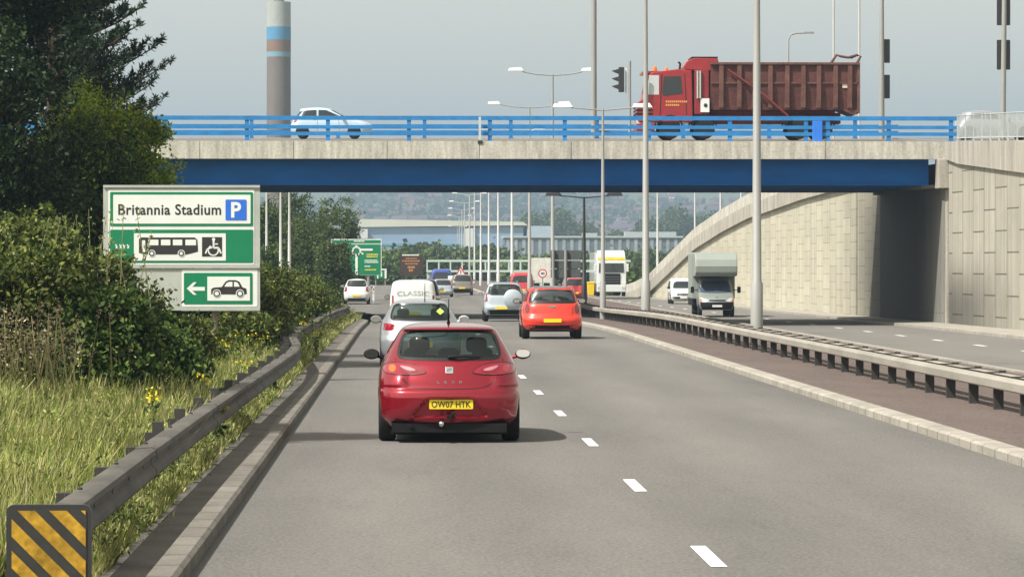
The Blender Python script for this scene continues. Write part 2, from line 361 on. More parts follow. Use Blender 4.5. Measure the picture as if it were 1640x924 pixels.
sheet('central_reservation', [6.912, 7.5, 8.3, 8.9, 9.6, 10.6, 11.6, 12.6, 13.5, 15.245], [y for y in YS if y < 700],
      lambda x, y: gz(x, y) + 0.118 - .055 * ss(7.4, 8.5, x), M_res)
def rkerb(y): return 22.9 - (y - 139) * 0.0175
def wallx(y): return 24.5 - (y - 160) * 0.0275
b = MB(); b.sweep([(0, -0.2), (0, 0.11), (0.15, 0.12), (0.15, -0.2)], [(rkerb(y), y, RZ) for y in frange(0, 420, 20)]); tag(b.build('kerb', M_kerb), kind='structure')
b = MB(); v = []; yy = frange(0, 420, 10)
for y in yy: v += [(rkerb(y) + .15, y, RZ + .118), (wallx(y) + 0.6, y, RZ + .16)]
b.add(v, [(2 * i, 2 * i + 1, 2 * i + 3, 2 * i + 2) for i in range(len(yy) - 1)]); tag(b.build('pavement', M_kerb, recalc=False), kind='structure')
# lane dashes
b = MB()
for k in range(-2, 40):
    y = 27.8 + 9 * k - 0.9
    if y > 330: break
    z = roadz(y) + 0.005; z2 = roadz(y + 2) + .005
    b.add([(2.19, y, z), (2.31, y, z), (2.31, y + 2, z2), (2.19, y + 2, z2)], [(0, 1, 2, 3)])
tag(b.build('road_marking', M_paint, recalc=False), kind='structure')
b = MB()
for k in range(-8, 24):
    y = 127 + 9 * k; x = 19.7 - (y - 127) * 0.0195
    b.add([(x - .09, y, RZ + .005), (x + .09, y, RZ + .005), (x + .05, y + 2.2, RZ + .005), (x - .13, y + 2.2, RZ + .005)], [(0, 1, 2, 3)])
tag(b.build('road_marking', M_paint, recalc=False), kind='structure')
# verge
vx = [-60, -40, -26, -18, -13, -10, -8, -6.5, -5, -4, -3.2, -2.6, -2.06]
def vz2(x, y):
    z = roadz(y) + 0.12 + 0.085 * max(0, -2.06 - x) * (1 - ss(170, 210, y)) 
    if x < -8: z = min(z, 1.2)
    return z
sheet('verge', vx, [y for y in YS if y <= 166] + frange(168, 196, 4) , lambda x, y: vz2(x, y) if y < 190 else -0.36, M_earth)
M_dry = mat('dry_grass_field', (0.30, 0.25, 0.12), 0.95, var=0.3, scale=0.5)
sheet('verge', [-40, -20, -9], frange(232, 400, 20), lambda x, y: -0.27 + 0.1 * (y > 250), M_dry)

# ------------------------------------------------------------------ bridge
B0, B1 = 168.0, 187.0
DK = 7.74
M_conc = mat('fascia_concrete', (0.40, 0.382, 0.335), 0.85, var=0.34, scale=1.6, stretch=(2.2, 1, .30), bump=0.2, var2=0.16, scale2=9)
M_conc2 = mat('old_concrete', (0.31, 0.29, 0.25), 0.9, var=0.3, scale=1.0, stretch=(1.4, 1.4, .25), bump=0.3, var2=0.1, scale2=12)
M_dark = mat('joint_dark', (0.03, 0.03, 0.03), 0.9)
M_girder = mat('girder_blue_paint', (0.001, 0.085, 0.31), 0.6, spec=.12, var=0.2, scale=1.0, stretch=(.3, 1, 1))
M_rail = mat('parapet_blue_paint', (0.022, 0.17, 0.42), 0.5, spec=.25, var=0.18, scale=2)
M_railb = mat('cabinet_blue_paint', (0.02, 0.16, 0.62), 0.4, var=0.08, scale=2)
br = thing('road_bridge', 'blue and concrete road bridge crossing over the dual carriageway', 'bridge', (0, B0, 0))
XL, XR = -26.0, 24.55
b = MB()
jo = [at(x, 240, B0).x for x in (320, 470, 620, 768, 915, 1062, 1208, 1322)]
jo = [XL] + [jo[0] - 4.4 * k for k in (3, 2, 1)] + jo + [at(1518, 240, B0).x]
for a, c in zip(jo[:-1], jo[1:]):
    b.box(a + .012, c - .012, 0, 0.45, DK - .80, DK, 0)
b.box(XL, XR, 0.03, .45, DK - .76, DK - .03, 1)
b.build('edge_beam', [M_conc, M_dark], br)
def dz(y): return DK + .04 * (y - B0)
b = MB(); b.hexa([(XL, .45, DK - .5), (XR, .45, DK - .5), (XR, B1 - B0 - .45, DK - .5), (XL, B1 - B0 - .45, DK - .5)], [(XL, .45, dz(B0 + .45)), (XR, .45, dz(B0 + .45)), (XR, B1 - B0 - .45, dz(B1 - .45)), (XL, B1 - B0 - .45, dz(B1 - .45))]); b.build('deck_slab', M_asph2, br)
b = MB(); b.box(XL, XR, B1 - B0 - .448, B1 - B0, DK - .80, DK + .76); b.build('edge_beam', M_conc, br)
for k, yy_ in enumerate((0.85, 3.7, 6.6, 9.5, 12.4, 15.3, 17.85)):
    b = MB(); x0, x1 = XL, 23.6
    b.box(x0, x1, yy_, yy_ + .03, 5.83, DK - .5); b.box(x0, x1, yy_ - .2, yy_ + .23, 5.78, 5.83)
    for xx in frange(x0 + 1, x1 - 1, 4.4) if k else []: b.box(xx, xx + .02, yy_ - .12, yy_, 5.83, DK - .5)
    b.build('girder', M_girder, br)
# near parapet and far parapet
def parapet(y, xs, x0, x1, zt, nm):
    b = MB()
    for z, h in ((zt - .19, .19), (zt - .58, .16), (zt - .88, .16)): b.box(x0, x1, y - .05, y + .03, z, z + h)
    o = b.build('parapet', M_rail, br)
    for x in xs:
        p = MB(); p.box(x - .09, x + .09, y - .02, y + .14, zt - 1.13, zt - .02); p.box(x - .15, x + .15, y - .08, y + .20, zt - 1.13, zt - 1.10)
        p.build('post', M_rail, o)
npx = [at(x, 200, B0).x for x in (132, 265, 395, 525, 655, 785, 905, 1040, 1170, 1292, 1327, 1425, 1525)]
parapet(0.28, npx, XL, at(1538, 200, B0).x, 8.87, 'near')
b = MB(); x = at(1310, 200, B0).x; b.box(x - .22, x + .22, .12, .42, DK, 8.66); b.build('cabinet', M_railb, br, bevel=.02)
b = MB(); x = at(768.5, 200, B0).x; b.box(x - .05, x + .05, .0, .10, DK + .05, 8.82, 0); b.box(x - .09, x + .12, -.04, .1, DK - .12, DK + .02, 1)
b.build('movement_joint', [mat('galvanised', (.55, .56, .56), .45, .4), M_dark], br)
fx = [XL + 4.3 * k + 1.1 for k in range(12)]
parapet(B1 - B0 - .4, fx, XL, XR, 9.60, 'far')
# abutments
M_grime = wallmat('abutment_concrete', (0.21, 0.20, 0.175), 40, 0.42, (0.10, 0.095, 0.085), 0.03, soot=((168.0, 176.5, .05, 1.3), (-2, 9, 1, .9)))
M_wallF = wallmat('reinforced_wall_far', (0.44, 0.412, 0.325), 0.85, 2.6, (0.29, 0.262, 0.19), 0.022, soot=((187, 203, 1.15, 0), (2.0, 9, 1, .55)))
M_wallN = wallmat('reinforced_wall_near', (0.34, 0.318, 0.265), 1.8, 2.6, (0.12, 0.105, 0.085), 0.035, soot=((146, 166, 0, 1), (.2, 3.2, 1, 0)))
def wallrun(b, ys, ztop, xoff=0, th=0.5, zb=RZ - .3, mi=0):
    v = []
    for y in ys:
        x = wallx(y) + xoff
        v += [(x, y, zb), (x, y, ztop(y)), (x + th, y, ztop(y)), (x + th, y, zb)]
    f = []
    for i in range(len(ys) - 1):
        for j in range(4): j2 = (j + 1) % 4; f.append((i * 4 + j, i * 4 + j2, i * 4 + 4 + j2, i * 4 + 4 + j))
    n = len(ys) - 1; f += [(0, 1, 2, 3), (n * 4 + 3, n * 4 + 2, n * 4 + 1, n * 4)]
    b.add(v, f, mi)
ab = thing('bridge_abutment', 'dark soot stained concrete abutment under the right end of the bridge', 'abutment', (0, 0, 0))
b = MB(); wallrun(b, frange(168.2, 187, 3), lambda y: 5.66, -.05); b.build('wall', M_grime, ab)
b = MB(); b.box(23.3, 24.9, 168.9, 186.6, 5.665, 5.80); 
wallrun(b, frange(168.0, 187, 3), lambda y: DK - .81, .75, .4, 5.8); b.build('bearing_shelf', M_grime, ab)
b = MB(); b.box(23.85, 25.0, 167.35, 168.55, 5.62, 6.93); b.build('end_block', M_conc2, ab, bevel=.03)
b = MB(); b.box(24.25, 24.6, 167.6, 168.2, RZ, 5.62); b.build('pilaster', M_conc2, ab, bevel=.03)
al = thing('bridge_abutment', 'concrete abutment hidden in the trees at the left end of the bridge', 'abutment', (0, 0, 0))
b = MB(); b.box(-20, -17.5, 168.4, 186.6, -.4, 5.77); b.build('wall', M_conc2, al)
b = MB(); b.box(-60, -20.02, 165, 190, -.4, DK - .15); b.build('embankment', M_earth, al)
# retaining wall beyond the bridge
ZP = [(187, 8.1), (215, 7.6), (235, 7.0), (241.5, 6.84), (257, 6.07), (275, 4.96), (290, 3.55), (300, 2.6), (312, 1.45), (325, .75), (342, .2)]
def ztop_far(y): return float(np.interp(y, [p[0] for p in ZP], [p[1] for p in ZP]))
rw = thing('retaining_wall', 'pale cream retaining wall sloping down with the slip road beyond the bridge', 'wall', (0, 0, 0))
YF = frange(187, 342, 3)
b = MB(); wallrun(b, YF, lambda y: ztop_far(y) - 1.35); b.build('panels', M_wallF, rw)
b = MB(); wallrun(b, YF, lambda y: ztop_far(y) - .75, -.22, .9, 0); 
for i in range(len(b.v)):
    if i % 4 in (0, 3): b.v[i] = (b.v[i][0], b.v[i][1], ztop_far(b.v[i][1]) - 1.62)
b.build('coping', M_conc2, rw)
b = MB(); wallrun(b, YF, ztop_far, -.12, .35, 0)
for i in range(len(b.v)):
    if i % 4 in (0, 3): b.v[i] = (b.v[i][0], b.v[i][1], ztop_far(b.v[i][1]) - .752)
b.build('parapet', M_conc, rw)
# retaining wall on the near side
def ztop_near(y): return float(np.interp(y, [0, 60, 110, 151, 167.5], [0.3, 2.0, 5.0, 7.22, 7.72]))
def zlow_near(y): return float(np.interp(y, [0, 60, 110, 151, 166, 167.5], [-.6, .9, 3.9, 5.95, 6.72, 6.95]))
rn = thing('retaining_wall', 'near retaining wall of tall staggered concrete panels right of the bridge', 'wall', (0, 0, 0))
YN = frange(20, 167.3, 3)
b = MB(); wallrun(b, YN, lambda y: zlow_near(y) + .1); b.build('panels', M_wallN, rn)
b = MB(); wallrun(b, YN, ztop_near, -.14, .75, 0)
for i in range(len(b.v)):
    if i % 4 in (0, 3): b.v[i] = (b.v[i][0], b.v[i][1], zlow_near(b.v[i][1]))
b.build('coping', M_conc2, rn)
# filled ground behind the walls
def fill(name, ys, zf):
    b = MB(); v = []
    for y in ys: v += [(wallx(y) + .45, y, zf(y)), (75, y, zf(y))]
    b.add(v, [(2 * i, 2 * i + 1, 2 * i + 3, 2 * i + 2) for i in range(len(ys) - 1)])
    tag(b.build(name, M_asph2, recalc=False), kind='structure')
fill('ramp', YN, lambda y: ztop_near(y) - .25); fill('ramp', frange(167.35, 186.9, 3), lambda y: DK + .04 * (y - 167)); fill('ramp', YF, lambda y: ztop_far(y) - .9)

# ------------------------------------------------------------------ barriers
M_beam = mat('galvanised_beam', (0.29, 0.27, 0.235), 0.65, 0.1, var=0.22, scale=1.5, stretch=(1, .25, 1), var2=0.06, scale2=20)
M_beamd = mat('weathered_beam', (0.086, 0.079, 0.07), 0.7, 0.1, var=0.4, scale=2, stretch=(1, .4, 1), var2=0.1, scale2=20)
M_post = mat('barrier_post', (0.045, 0.043, 0.04), 0.7, 0.2, var=0.2)
M_bolt = mat('bolt_steel', (0.05, 0.05, 0.05), 0.6, 0.4)
def bx(y): return 8.75 - 0.1 * ss(185, 300, y)
cb_ = thing('crash_barrier', 'pale galvanised box beam crash barrier along the central reservation', 'barrier', (8.75, 0, 0))
path = [(bx(y) - 8.75, y, gz(9, y)) for y in frange(30, 330, 4)]
prof = [(0, .0), (0.12, .01), (.135, .03), (.14, .14), (.115, .175), (.0, .185), (-.02, .17), (.10, .16), (.12, .1), (.11, .02), (-.02, .02)]
for sgn, nm in ((-1, 'near'), (1, 'far')):
    b = MB(); pr = [(-.12 - u if sgn < 0 else .12 + u, .375 + z) for u, z in prof]
    b.sweep(pr, path); b.build('beam', M_beam, cb_)
y = 46.2; first = None
while y < 200:
    if first is None:
        p = MB(); p.box(-.12, .2, -.015, .015, .562, .58); p.box(.12, .22, .0151, .09, .565, .60); first = o = p.build('strap', M_post, cb_)
    else: o = first.copy(); COL.objects.link(o); o.parent = cb_
    o.location = (bx(y) - 8.75, y, gz(9, y)); y += 2.4
y = 45.0; first = None
while y < 235:
    if first is None:
        p = MB(); p.box(-.16, -.02, -.05, .05, -.09, .33); p.box(-.20, .20, -.05, .05, .331, .375); first = p.build('post', M_post, cb_)
        o = first
    else:
        o = first.copy(); COL.objects.link(o); o.parent = cb_
    o.location = (bx(y) - 8.75, y, gz(9, y) + .1); y += 2.4
# left barrier
LP = [(-2.16, 23.6), (-2.17, 30), (-2.16, 37), (-2.12, 46), (-2.06, 58), (-2.03, 66), (-2.12, 72), (-2.45, 80), (-2.6, 90), (-2.55, 105), (-2.45, 125), (-2.42, 143), (-2.5, 160), (-3.1, 176)]
LPy = frange(23.6, 176, 1.5)
lbx = lambda y: float(np.interp(y, [p[1] for p in LP], [p[0] for p in LP]))
lz = lambda y: roadz(y) + 0.0
lb = thing('crash_barrier', 'dark weathered steel crash barrier along the grass verge on the left', 'barrier', (-2.16, 0, 0))
path = [(lbx(y) + 2.16, y, lz(y)) for y in LPy]
pr = [(-.07, .655), (.06, .665), (.10, .65), (.105, .61), (.06, .575), (.055, .53), (.10, .49), (.105, .445), (.09, .42), (.03, .41), (.03, .425), (.08, .435), (.085, .48), (.035, .525), (.04, .58), (.085, .62), (.07, .64), (-.07, .63)]
b = MB(); b.sweep(pr, path); b.build('beam', M_beamd, lb, smooth=35)
for k in range(13):
    y0 = 31 + 9.6 * k; b = MB(); b.sweep([(u + .005 if u > 0 else u - .004, z + (.006 if z > .6 else -.006 if z < .46 else 0)) for u, z in pr], [(lbx(y) + 2.16, y, lz(y)) for y in (y0, y0 + .18, y0 + .36)]); b.build('splice_joint', M_beamd, lb)
y = 25.1; f1 = f2 = None; k = 0
while y < 150:
    x = lbx(y) + 2.16; z = lz(y)
    if k % 2 == 0:
        if f1 is None: p = MB(); p.lathe([(.018, 0), (.018, .012), (0.01, .018)], (-.02, 0, .672), 'z', 6); f1 = o = p.build('bolt', M_bolt, lb)
        else: o = f1.copy(); COL.objects.link(o); o.parent = lb
        o.location = (x, y, z)
    if y < 110:
        if f2 is None: p = MB(); p.box(.045, .062, 0, .13, .54, .565); f2 = o = p.build('slot', M_bolt, lb)
        else: o = f2.copy(); COL.objects.link(o); o.parent = lb
        o.location = (x, y + .2, z)
    y += 1.6; k += 1
y = 25.5; first = None
while y < 172:
    if first is None:
        p = MB(); p.box(-.21, -.11, -.07, .07, -.05, .70); p.box(-.28, .0, -.05, .05, .44, .60); first = o = p.build('post', M_post, lb)
    else: o = first.copy(); COL.objects.link(o); o.parent = lb
    o.location = (lbx(y) + 2.16, y, lz(y) - (.07 if y < 34 else -.01)); y += 3.2
b = MB(); b.add([(-.02, 23.62, .68), (.13, 23.62, .66), (.13, 23.4, .50), (-.12, 23.3, .55), (-.25, 23.5, .64)], [(0, 1, 2, 3, 4)])
b.build('end_flap', M_beamd, lb, recalc=False)
# chevron board
M_yel = mat('chevron_yellow', (0.33, 0.19, 0.018), 0.6, var=0.5, scale=4, var2=.3, scale2=25)
M_blk = mat('sign_black', (0.02, 0.02, 0.022), 0.5, var=0.2, scale=6)
c0 = at(78, 808, 22.6)
cv = thing('chevron_board', 'black and yellow diagonal striped hazard board at the end of the left barrier', 'hazard board', (c0.x, 22.6, 0.05))
zt = c0.z - .05
b = MB(); b.prism(rrect(-.255, 0, .255, zt, .045), 0, .05); b.build('frame', M_blk, cv)
b = MB(); b.prism(rrect(-.228, .03, .228, zt - .028, .03), -.004, 0.0); b.build('panel', mat('board_black', (.022, .022, .022), .5, var=.3, scale=9), cv)
def clip(poly, x0, x1, z0, z1):
    for ax, lim, sg in ((0, x0, 1), (0, x1, -1), (1, z0, 1), (1, z1, -1)):
        out = []
        for i in range(len(poly)):
            a, c = poly[i], poly[(i + 1) % len(poly)]; da, dc = (a[ax] - lim) * sg, (c[ax] - lim) * sg
            if da >= 0: out.append(a)
            if da * dc < 0: t = da / (da - dc); out.append((a[0] + (c[0] - a[0]) * t, a[1] + (c[1] - a[1]) * t))
        poly = out
        if not poly: return []
    return poly
b = MB()
for k in range(-4, 9):
    c = -0.6 + k * .19
    q = clip([(-.3, c + .3 * 1.0 + .3), (-.3, c + .3 + .3 + .105), (.3, c + .105 - 0.0), (.3, c)], -.222, .222, .035, zt - .035)
    if len(q) > 2: b.prism(q, -.008, -.0045)
b.build('stripes', M_yel, cv)
b = MB(); b.box(-.04, .04, .05, .13, -.1, zt - .1); b.build('post', M_post, cv)

# ------------------------------------------------------------------ big sign
M_sgrey = mat('sign_grey', (0.36, 0.38, 0.35), 0.5, var=0.12, scale=1.5)
M_swhite = mat('sign_white', (0.66, 0.68, 0.66), 0.45, var=0.05, scale=2)
M_sgreen = mat('sign_green', (0.0, 0.17, 0.075), 0.4, var=0.08, scale=2)
M_sblue = mat('sign_blue', (0.02, 0.13, 0.58), 0.4, var=0.05)
SD = 70.0; S = SD / F
sg = thing('direction_sign', 'green and white road sign reading Britannia Stadium, above the bushes', 'road sign', tuple(at(290, 425, SD)))
ox, oz = 290, 425
def sx(px): return (px - ox) * S
def sz(py): return (oz - py) * S
def srr(x0, y0, x1, y1, r): return rrect(sx(x0), sz(y1), sx(x1), sz(y0), r * S)
b = MB(); b.prism(srr(166, 298, 416, 428, 5), 0, .03); b.prism(srr(172, 430, 416, 497, 4), 0, .03, mi=0)
b.prism(srr(166, 297, 416, 301, 1), -.03, 0.02); b.prism(srr(166, 425, 416, 429.5, 1), -.03, .02); b.prism(srr(290, 493, 416, 497.5, 1), -.03, .02)
b.build('backing_panel', M_sgrey, sg)
b = MB(); b.prism(srr(174, 304, 407, 424, 3), -.006, -.001); b.prism(srr(291, 431.5, 412, 491, 3), -.006, -.001); b.build('white_border', M_swhite, sg)
b = MB(); b.prism(srr(177, 308, 405, 362.5, 2), -.012, -.0065); b.prism(srr(177, 368, 405, 421, 2), -.012, -.0065); b.prism(srr(294.5, 437, 404, 487, 2), -.012, -.0065); b.build('green_panel', M_sgreen, sg)
b = MB(); b.prism(srr(182, 312.5, 401, 358.5, 1.5), -.018, -.0125); b.prism(srr(215, 374, 361.5, 417.5, .6), -.018, -.0125); b.prism(srr(332, 443, 400, 481.5, .6), -.018, -.0125)
b.prism([(sx(x), sz(y)) for x, y in ((299, 462), (310, 452), (315, 452), (308, 459.5), (328, 459.5), (328, 465.5), (308, 465.5), (315, 472), (310, 472))], -.018, -.0125)
b.build('white_panel', M_swhite, sg)
b = MB(); b.prism(srr(361, 320, 394.5, 353, 1.5), -.024, -.0185); b.build('parking_symbol', M_sblue, sg)
text('letter', 'P', 16 * S, 25 * S, (sx(378), -.026, sz(336.5)), M_swhite, sg, bold=.03)
text('lettering', 'Britannia Stadium', 164 * S, 17.5 * S, (sx(272), -.020, sz(336)), M_blk, sg, bold=.02, spacing=1.06)
# bus symbol
b = MB(); Z = lambda pts: [(sx(x), sz(y)) for x, y in pts]
b.prism(Z([(223, 383), (226, 380.5), (312, 380.5), (316, 384), (317, 398), (317, 403), (300, 407.5), (233, 407.5), (223, 405)]), -.022, -.0185, mi=0)
for x in (243.5, 290.5):
    b.prism([(sx(x) + a, sz(406) + c) for a, c in circ(0, 0, 5.8 * S)], -.024, -.0225, mi=1)
    b.prism([(sx(x) + a, sz(406) + c) for a, c in circ(0, 0, 4.6 * S)], -.026, -.0245, mi=0); b.prism([(sx(x) + a, sz(406) + c) for a, c in circ(0, 0, 2.6 * S)], -.028, -.0265, mi=1)
for x0, x1 in ((238, 254), (258, 273), (277, 292), (297, 314)): b.prism(srr(x0, 384, x1, 393, .5), -.024, -.0225, mi=1)
b.prism(srr(228, 385, 233, 404, .4), -.024, -.0225, mi=1)
b.build('bus_symbol', [M_blk, M_swhite], sg)
b = MB(); b.prism(srr(323.5, 380, 355.5, 411, .5), -.022, -.0185, mi=0)
b.prism([(sx(342) + a, sz(383.5) + c) for a, c in circ(0, 0, 2.6 * S)], -.025, -.0225, mi=1)
ring = [(sx(341.5) + 8 * S * math.cos(R(a)), sz(401) + 8 * S * math.sin(R(a))) for a in range(120, 390, 15)]
for p, q in zip(ring[:-1], ring[1:]): b.prism(seg(p, q, 2.2 * S), -.025, -.0225, mi=1)
for (p, q, w) in (((342, 386), (342, 397), 3), ((342, 397), (350, 397), 3), ((350, 397), (354, 406), 2.6), ((342, 391), (349, 391), 2), ((340, 396), (332, 399), 2.4), ((332, 399), (329, 406), 2.4)):
    b.prism(seg((sx(p[0]), sz(p[1])), (sx(q[0]), sz(q[1])), w * S), -.028, -.0255, mi=1)
b.build('wheelchair_symbol', [M_blk, M_swhite], sg)
b = MB(); b.prism(Z([(338, 471), (338, 463), (342, 460.5), (355, 459.5), (361, 451), (366, 448.5), (377, 448.5), (383, 451), (388, 460), (394, 462), (395, 470), (392, 471.5)]), -.022, -.0185, mi=0)
b.prism(Z([(359, 459), (363, 453), (367, 451.3), (372, 451.3), (372, 459)]), -.024, -.0225, mi=1); b.prism(Z([(374.5, 459), (374.5, 451.3), (378, 451.5), (381, 453.5), (383.5, 459)]), -.024, -.0225, mi=1)
for x in (347, 384):
    b.prism([(sx(x) + a, sz(470) + c) for a, c in circ(0, 0, 6.6 * S)], -.024, -.0225, mi=1); b.prism([(sx(x) + a, sz(470) + c) for a, c in circ(0, 0, 5.4 * S)], -.026, -.0245, mi=0)
    b.prism([(sx(x) + a, sz(470) + c) for a, c in circ(0, 0, 3.4 * S)], -.028, -.0265, mi=1)
b.build('car_symbol', [M_blk, M_swhite], sg)
for k, (x0, w_) in enumerate(((184, 4), (190, 4), (196, 5), (203, 5))):
    pass
b = MB()
for x0 in (185, 191.5, 197, 203.5): b.prism(Z([(x0, 392), (x0 + 1.4, 391), (x0 + 4, 397.5), (x0 + 2.8, 398.6)]), -.016, -.0125); b.prism(Z([(x0 + .3, 397.5), (x0 + 3.8, 392.5), (x0 + 4.4, 393.6), (x0 + 1.2, 398.5)]), -.0155, -.0126)
b.build('worn_lettering', M_swhite, sg)
b = MB(); 
for px in (343, 230): b.tube([(sx(px), .10, sz(430) + .9), (sx(px), .10, -at(290, 425, SD).z + .3)], .055, 10)
b.build('post', mat('wood_post', (.22, .18, .14), .8, var=.3), sg)

# ------------------------------------------------------------------ lamps and poles
M_col = mat('lamp_column_steel', (0.27, 0.27, 0.26), 0.55, 0.15, var=0.08, scale=1.0, stretch=(1, 1, .3))
M_colw = mat('lamp_column_pale', (0.42, 0.42, 0.41), 0.5, 0.1, var=0.06)
M_lant = mat('lantern_white', (0.70, 0.71, 0.70), 0.35, var=0.04)
M_black = mat('black_steel', (0.018, 0.018, 0.02), 0.5, var=0.1)
def lamp(loc, h, r, arm, label, m=None, lm=None, group=None, double=True, rz=0, base=True, lean=.25):
    m = m or M_col; lm = lm or M_lant
    t = thing('street_lamp', label, 'street lamp', loc, rz, group)
    b = MB(); b.tube([(0, 0, 0), (0, 0, 1.7), (0, 0, 1.75), (0, 0, h)], [r * 1.35, r * 1.3, r, r * .5], 14); b.build('column', m, t, smooth=40)
    for s in ((-1, 1) if double else (1,)):
        b = MB(); b.tube([(0, 0, h - .05), (s * arm * .4, 0, h + .02), (s * arm * .7, 0, h + lean * .6), (s * (arm - .6), 0, h + lean)], r * .3, 8); a = b.build('bracket', m, t, smooth=40)
        b = MB(); c = s * (arm - .25)
        b.add([(c - .45, -.1, h + lean - .05), (c + .45, -.13, h + lean - .05), (c + .45, .13, h + lean - .05), (c - .45, .1, h + lean - .05),
               (c - .40, -.06, h + lean + .12), (c + .30, -.08, h + lean + .16), (c + .30, .08, h + lean + .16), (c - .40, .06, h + lean + .12)],
              [(0, 1, 2, 3), (4, 5, 6, 7), (0, 1, 5, 4), (1, 2, 6, 5), (2, 3, 7, 6), (3, 0, 4, 7)])
        b.build('lantern', lm, a, bevel=.03)
    return t
def gloc(px, D, z=None, ): 
    p = at(px, 425, D); return (p.x, D, gz(p.x, D) if z is None else z)
GR = 'street lamps down the central reservation'
def rl(px, D, h, r, arm, label, **k): return lamp(gloc(px, D), h, r, arm, label, group=GR, **k)
rl(1212, 99, 13.5, .125, 2.4, 'nearest and thickest tall lamp column, rising in front of the red tipper truck body')
rl(1034, 146, 13.5, .14, 2.4, 'tall lamp column crossing the bridge at the nose of the red tipper truck')
rl(965.5, 164.5, at(966, 166, 164.5).z, .10, 2.0, 'double armed lamp with white lanterns standing just before the bridge, left of the traffic light', lean=.12)
rl(885, 215, at(885, 120, 215).z - gz(8, 215), .12, 2.35, 'highest double armed lamp seen above the bridge, left of the thick mast')
rl(848, 260, at(848, 172, 260).z - gz(8, 260), .12, 2.7, 'lower fainter double armed lamp above the bridge, first one left of the highest')
fl = [(820, 305, 13.3, 'fourth lamp column from the right seen below the bridge, before the long warehouse'), (798, 350, 13.3, 'lamp column below the bridge beside the roof of the silver off-roader'),
      (783, 395, 13.3, 'slim lamp column below the bridge between the hazy lanterns and the office block'), (770, 440, 13.3, 'slim lamp column below the bridge right of the small off-roader'),
      (760, 505, 13.3, 'thin far lamp column beside the topmost pair of hanging lanterns')]
for px, D, h, L in fl: rl(px, D, h, .13, 2.5, L, m=M_colw)
for i, (px, py) in enumerate(((752, 312), (744, 325), (740, 336), (736, 347), (733, 364), (738, 373))):
    D = 11.3 * F / (425 - py)
    t = lamp(gloc(px, D, -.5), at(px, py, D).z + .5, .16, 2.6, ['topmost pair of white lanterns visible under the bridge, far up the road', 'second highest pair of far white lanterns under the bridge', 'third highest pair of far white lanterns under the bridge',
              'fourth highest pair of far white lanterns, before the hill houses', 'far pair of lanterns level with the warehouse roof edge', 'farthest and lowest pair of lanterns before the warehouse wall'][i], m=M_colw, group='far lamps up the dual carriageway')
lamp(gloc(935.5, 196), 6.05, .11, 1.85, 'black double armed lamp with flat black lanterns under the bridge', m=M_black, lm=M_black, lean=.1)
for px, D, py, L in ((427, 236, 470, 'leftmost of the three white poles just right of the stadium sign'), (449.5, 222, 470, 'middle of the three white poles just right of the stadium sign'), (463.5, 208, 470, 'thickest and rightmost of the three white poles right of the stadium sign')):
    p = at(px, 425, D); lamp((p.x, D, -.3), {427: 7.7, 449.5: 7.45, 463.5: 7.2}[px], .10, 1.4, L, m=M_colw, double=False, rz=R(180), group='white poles on the left beyond the bridge')
for px, D, L in ((1053, 330, 'thin pale pole beyond the bridge, first right of the second lamp column'), (1113, 345, 'thin bright pole rising behind the sloping wall left of the white van'), (1154, 300, 'bright pole behind the sloping wall above the moving van'), (1187, 285, 'bright pole behind the sloping wall nearest the thick lamp column')):
    p = at(px, 425, D); lamp((p.x, D, -.6), 12.5, .11, 1.6, L, m=M_colw, double=False, group='pale poles beyond the slip road wall')
# mast on the bridge
p = at(951, 200, 186.2)
b = MB(); b.tube([(0, 0, 0), (0, 0, 20)], [.15, .12], 16); tag(b.build('mast', M_col, loc=(p.x, 186.2, DK + .65), smooth=40), 'thick grey mast rising out of frame behind the bridge, left of the traffic light', 'mast')
# thin poles behind the truck on the ramp beyond
for px, top, D, L in ((1262.5, None, 255, None), (1335, -60, 262, 'thin pale pole above the rear hoop of the tipper body'), (1376, -60, 250, 'thin pale pole at the tail end of the tipper truck')):
    p = at(px, 200, D); zb = 5.6
    if L:
        b = MB(); b.tube([(0, 0, 0), (0, 0, at(px, top, D).z - zb)], .075, 8); tag(b.build('pole', M_colw, loc=(p.x, D, zb), smooth=40), L, 'pole', 'pale poles behind the tipper truck')
    else:
        t = thing('street_lamp', 'thin grey lamp with one bent arm above the middle of the tipper body', 'street lamp', (p.x, D, zb)); h = at(px, 53, D).z - zb
        b = MB(); b.tube([(0, 0, 0), (0, 0, h - .5), (.15, 0, h - .15), (.5, 0, h - .02), (1.2, 0, h)], .06, 8); a = b.build('column', M_col, t, smooth=40)
        b = MB(); b.box(1.05, 1.75, -.1, .1, h - .05, h + .1); b.build('lantern', M_col, t, bevel=.03)
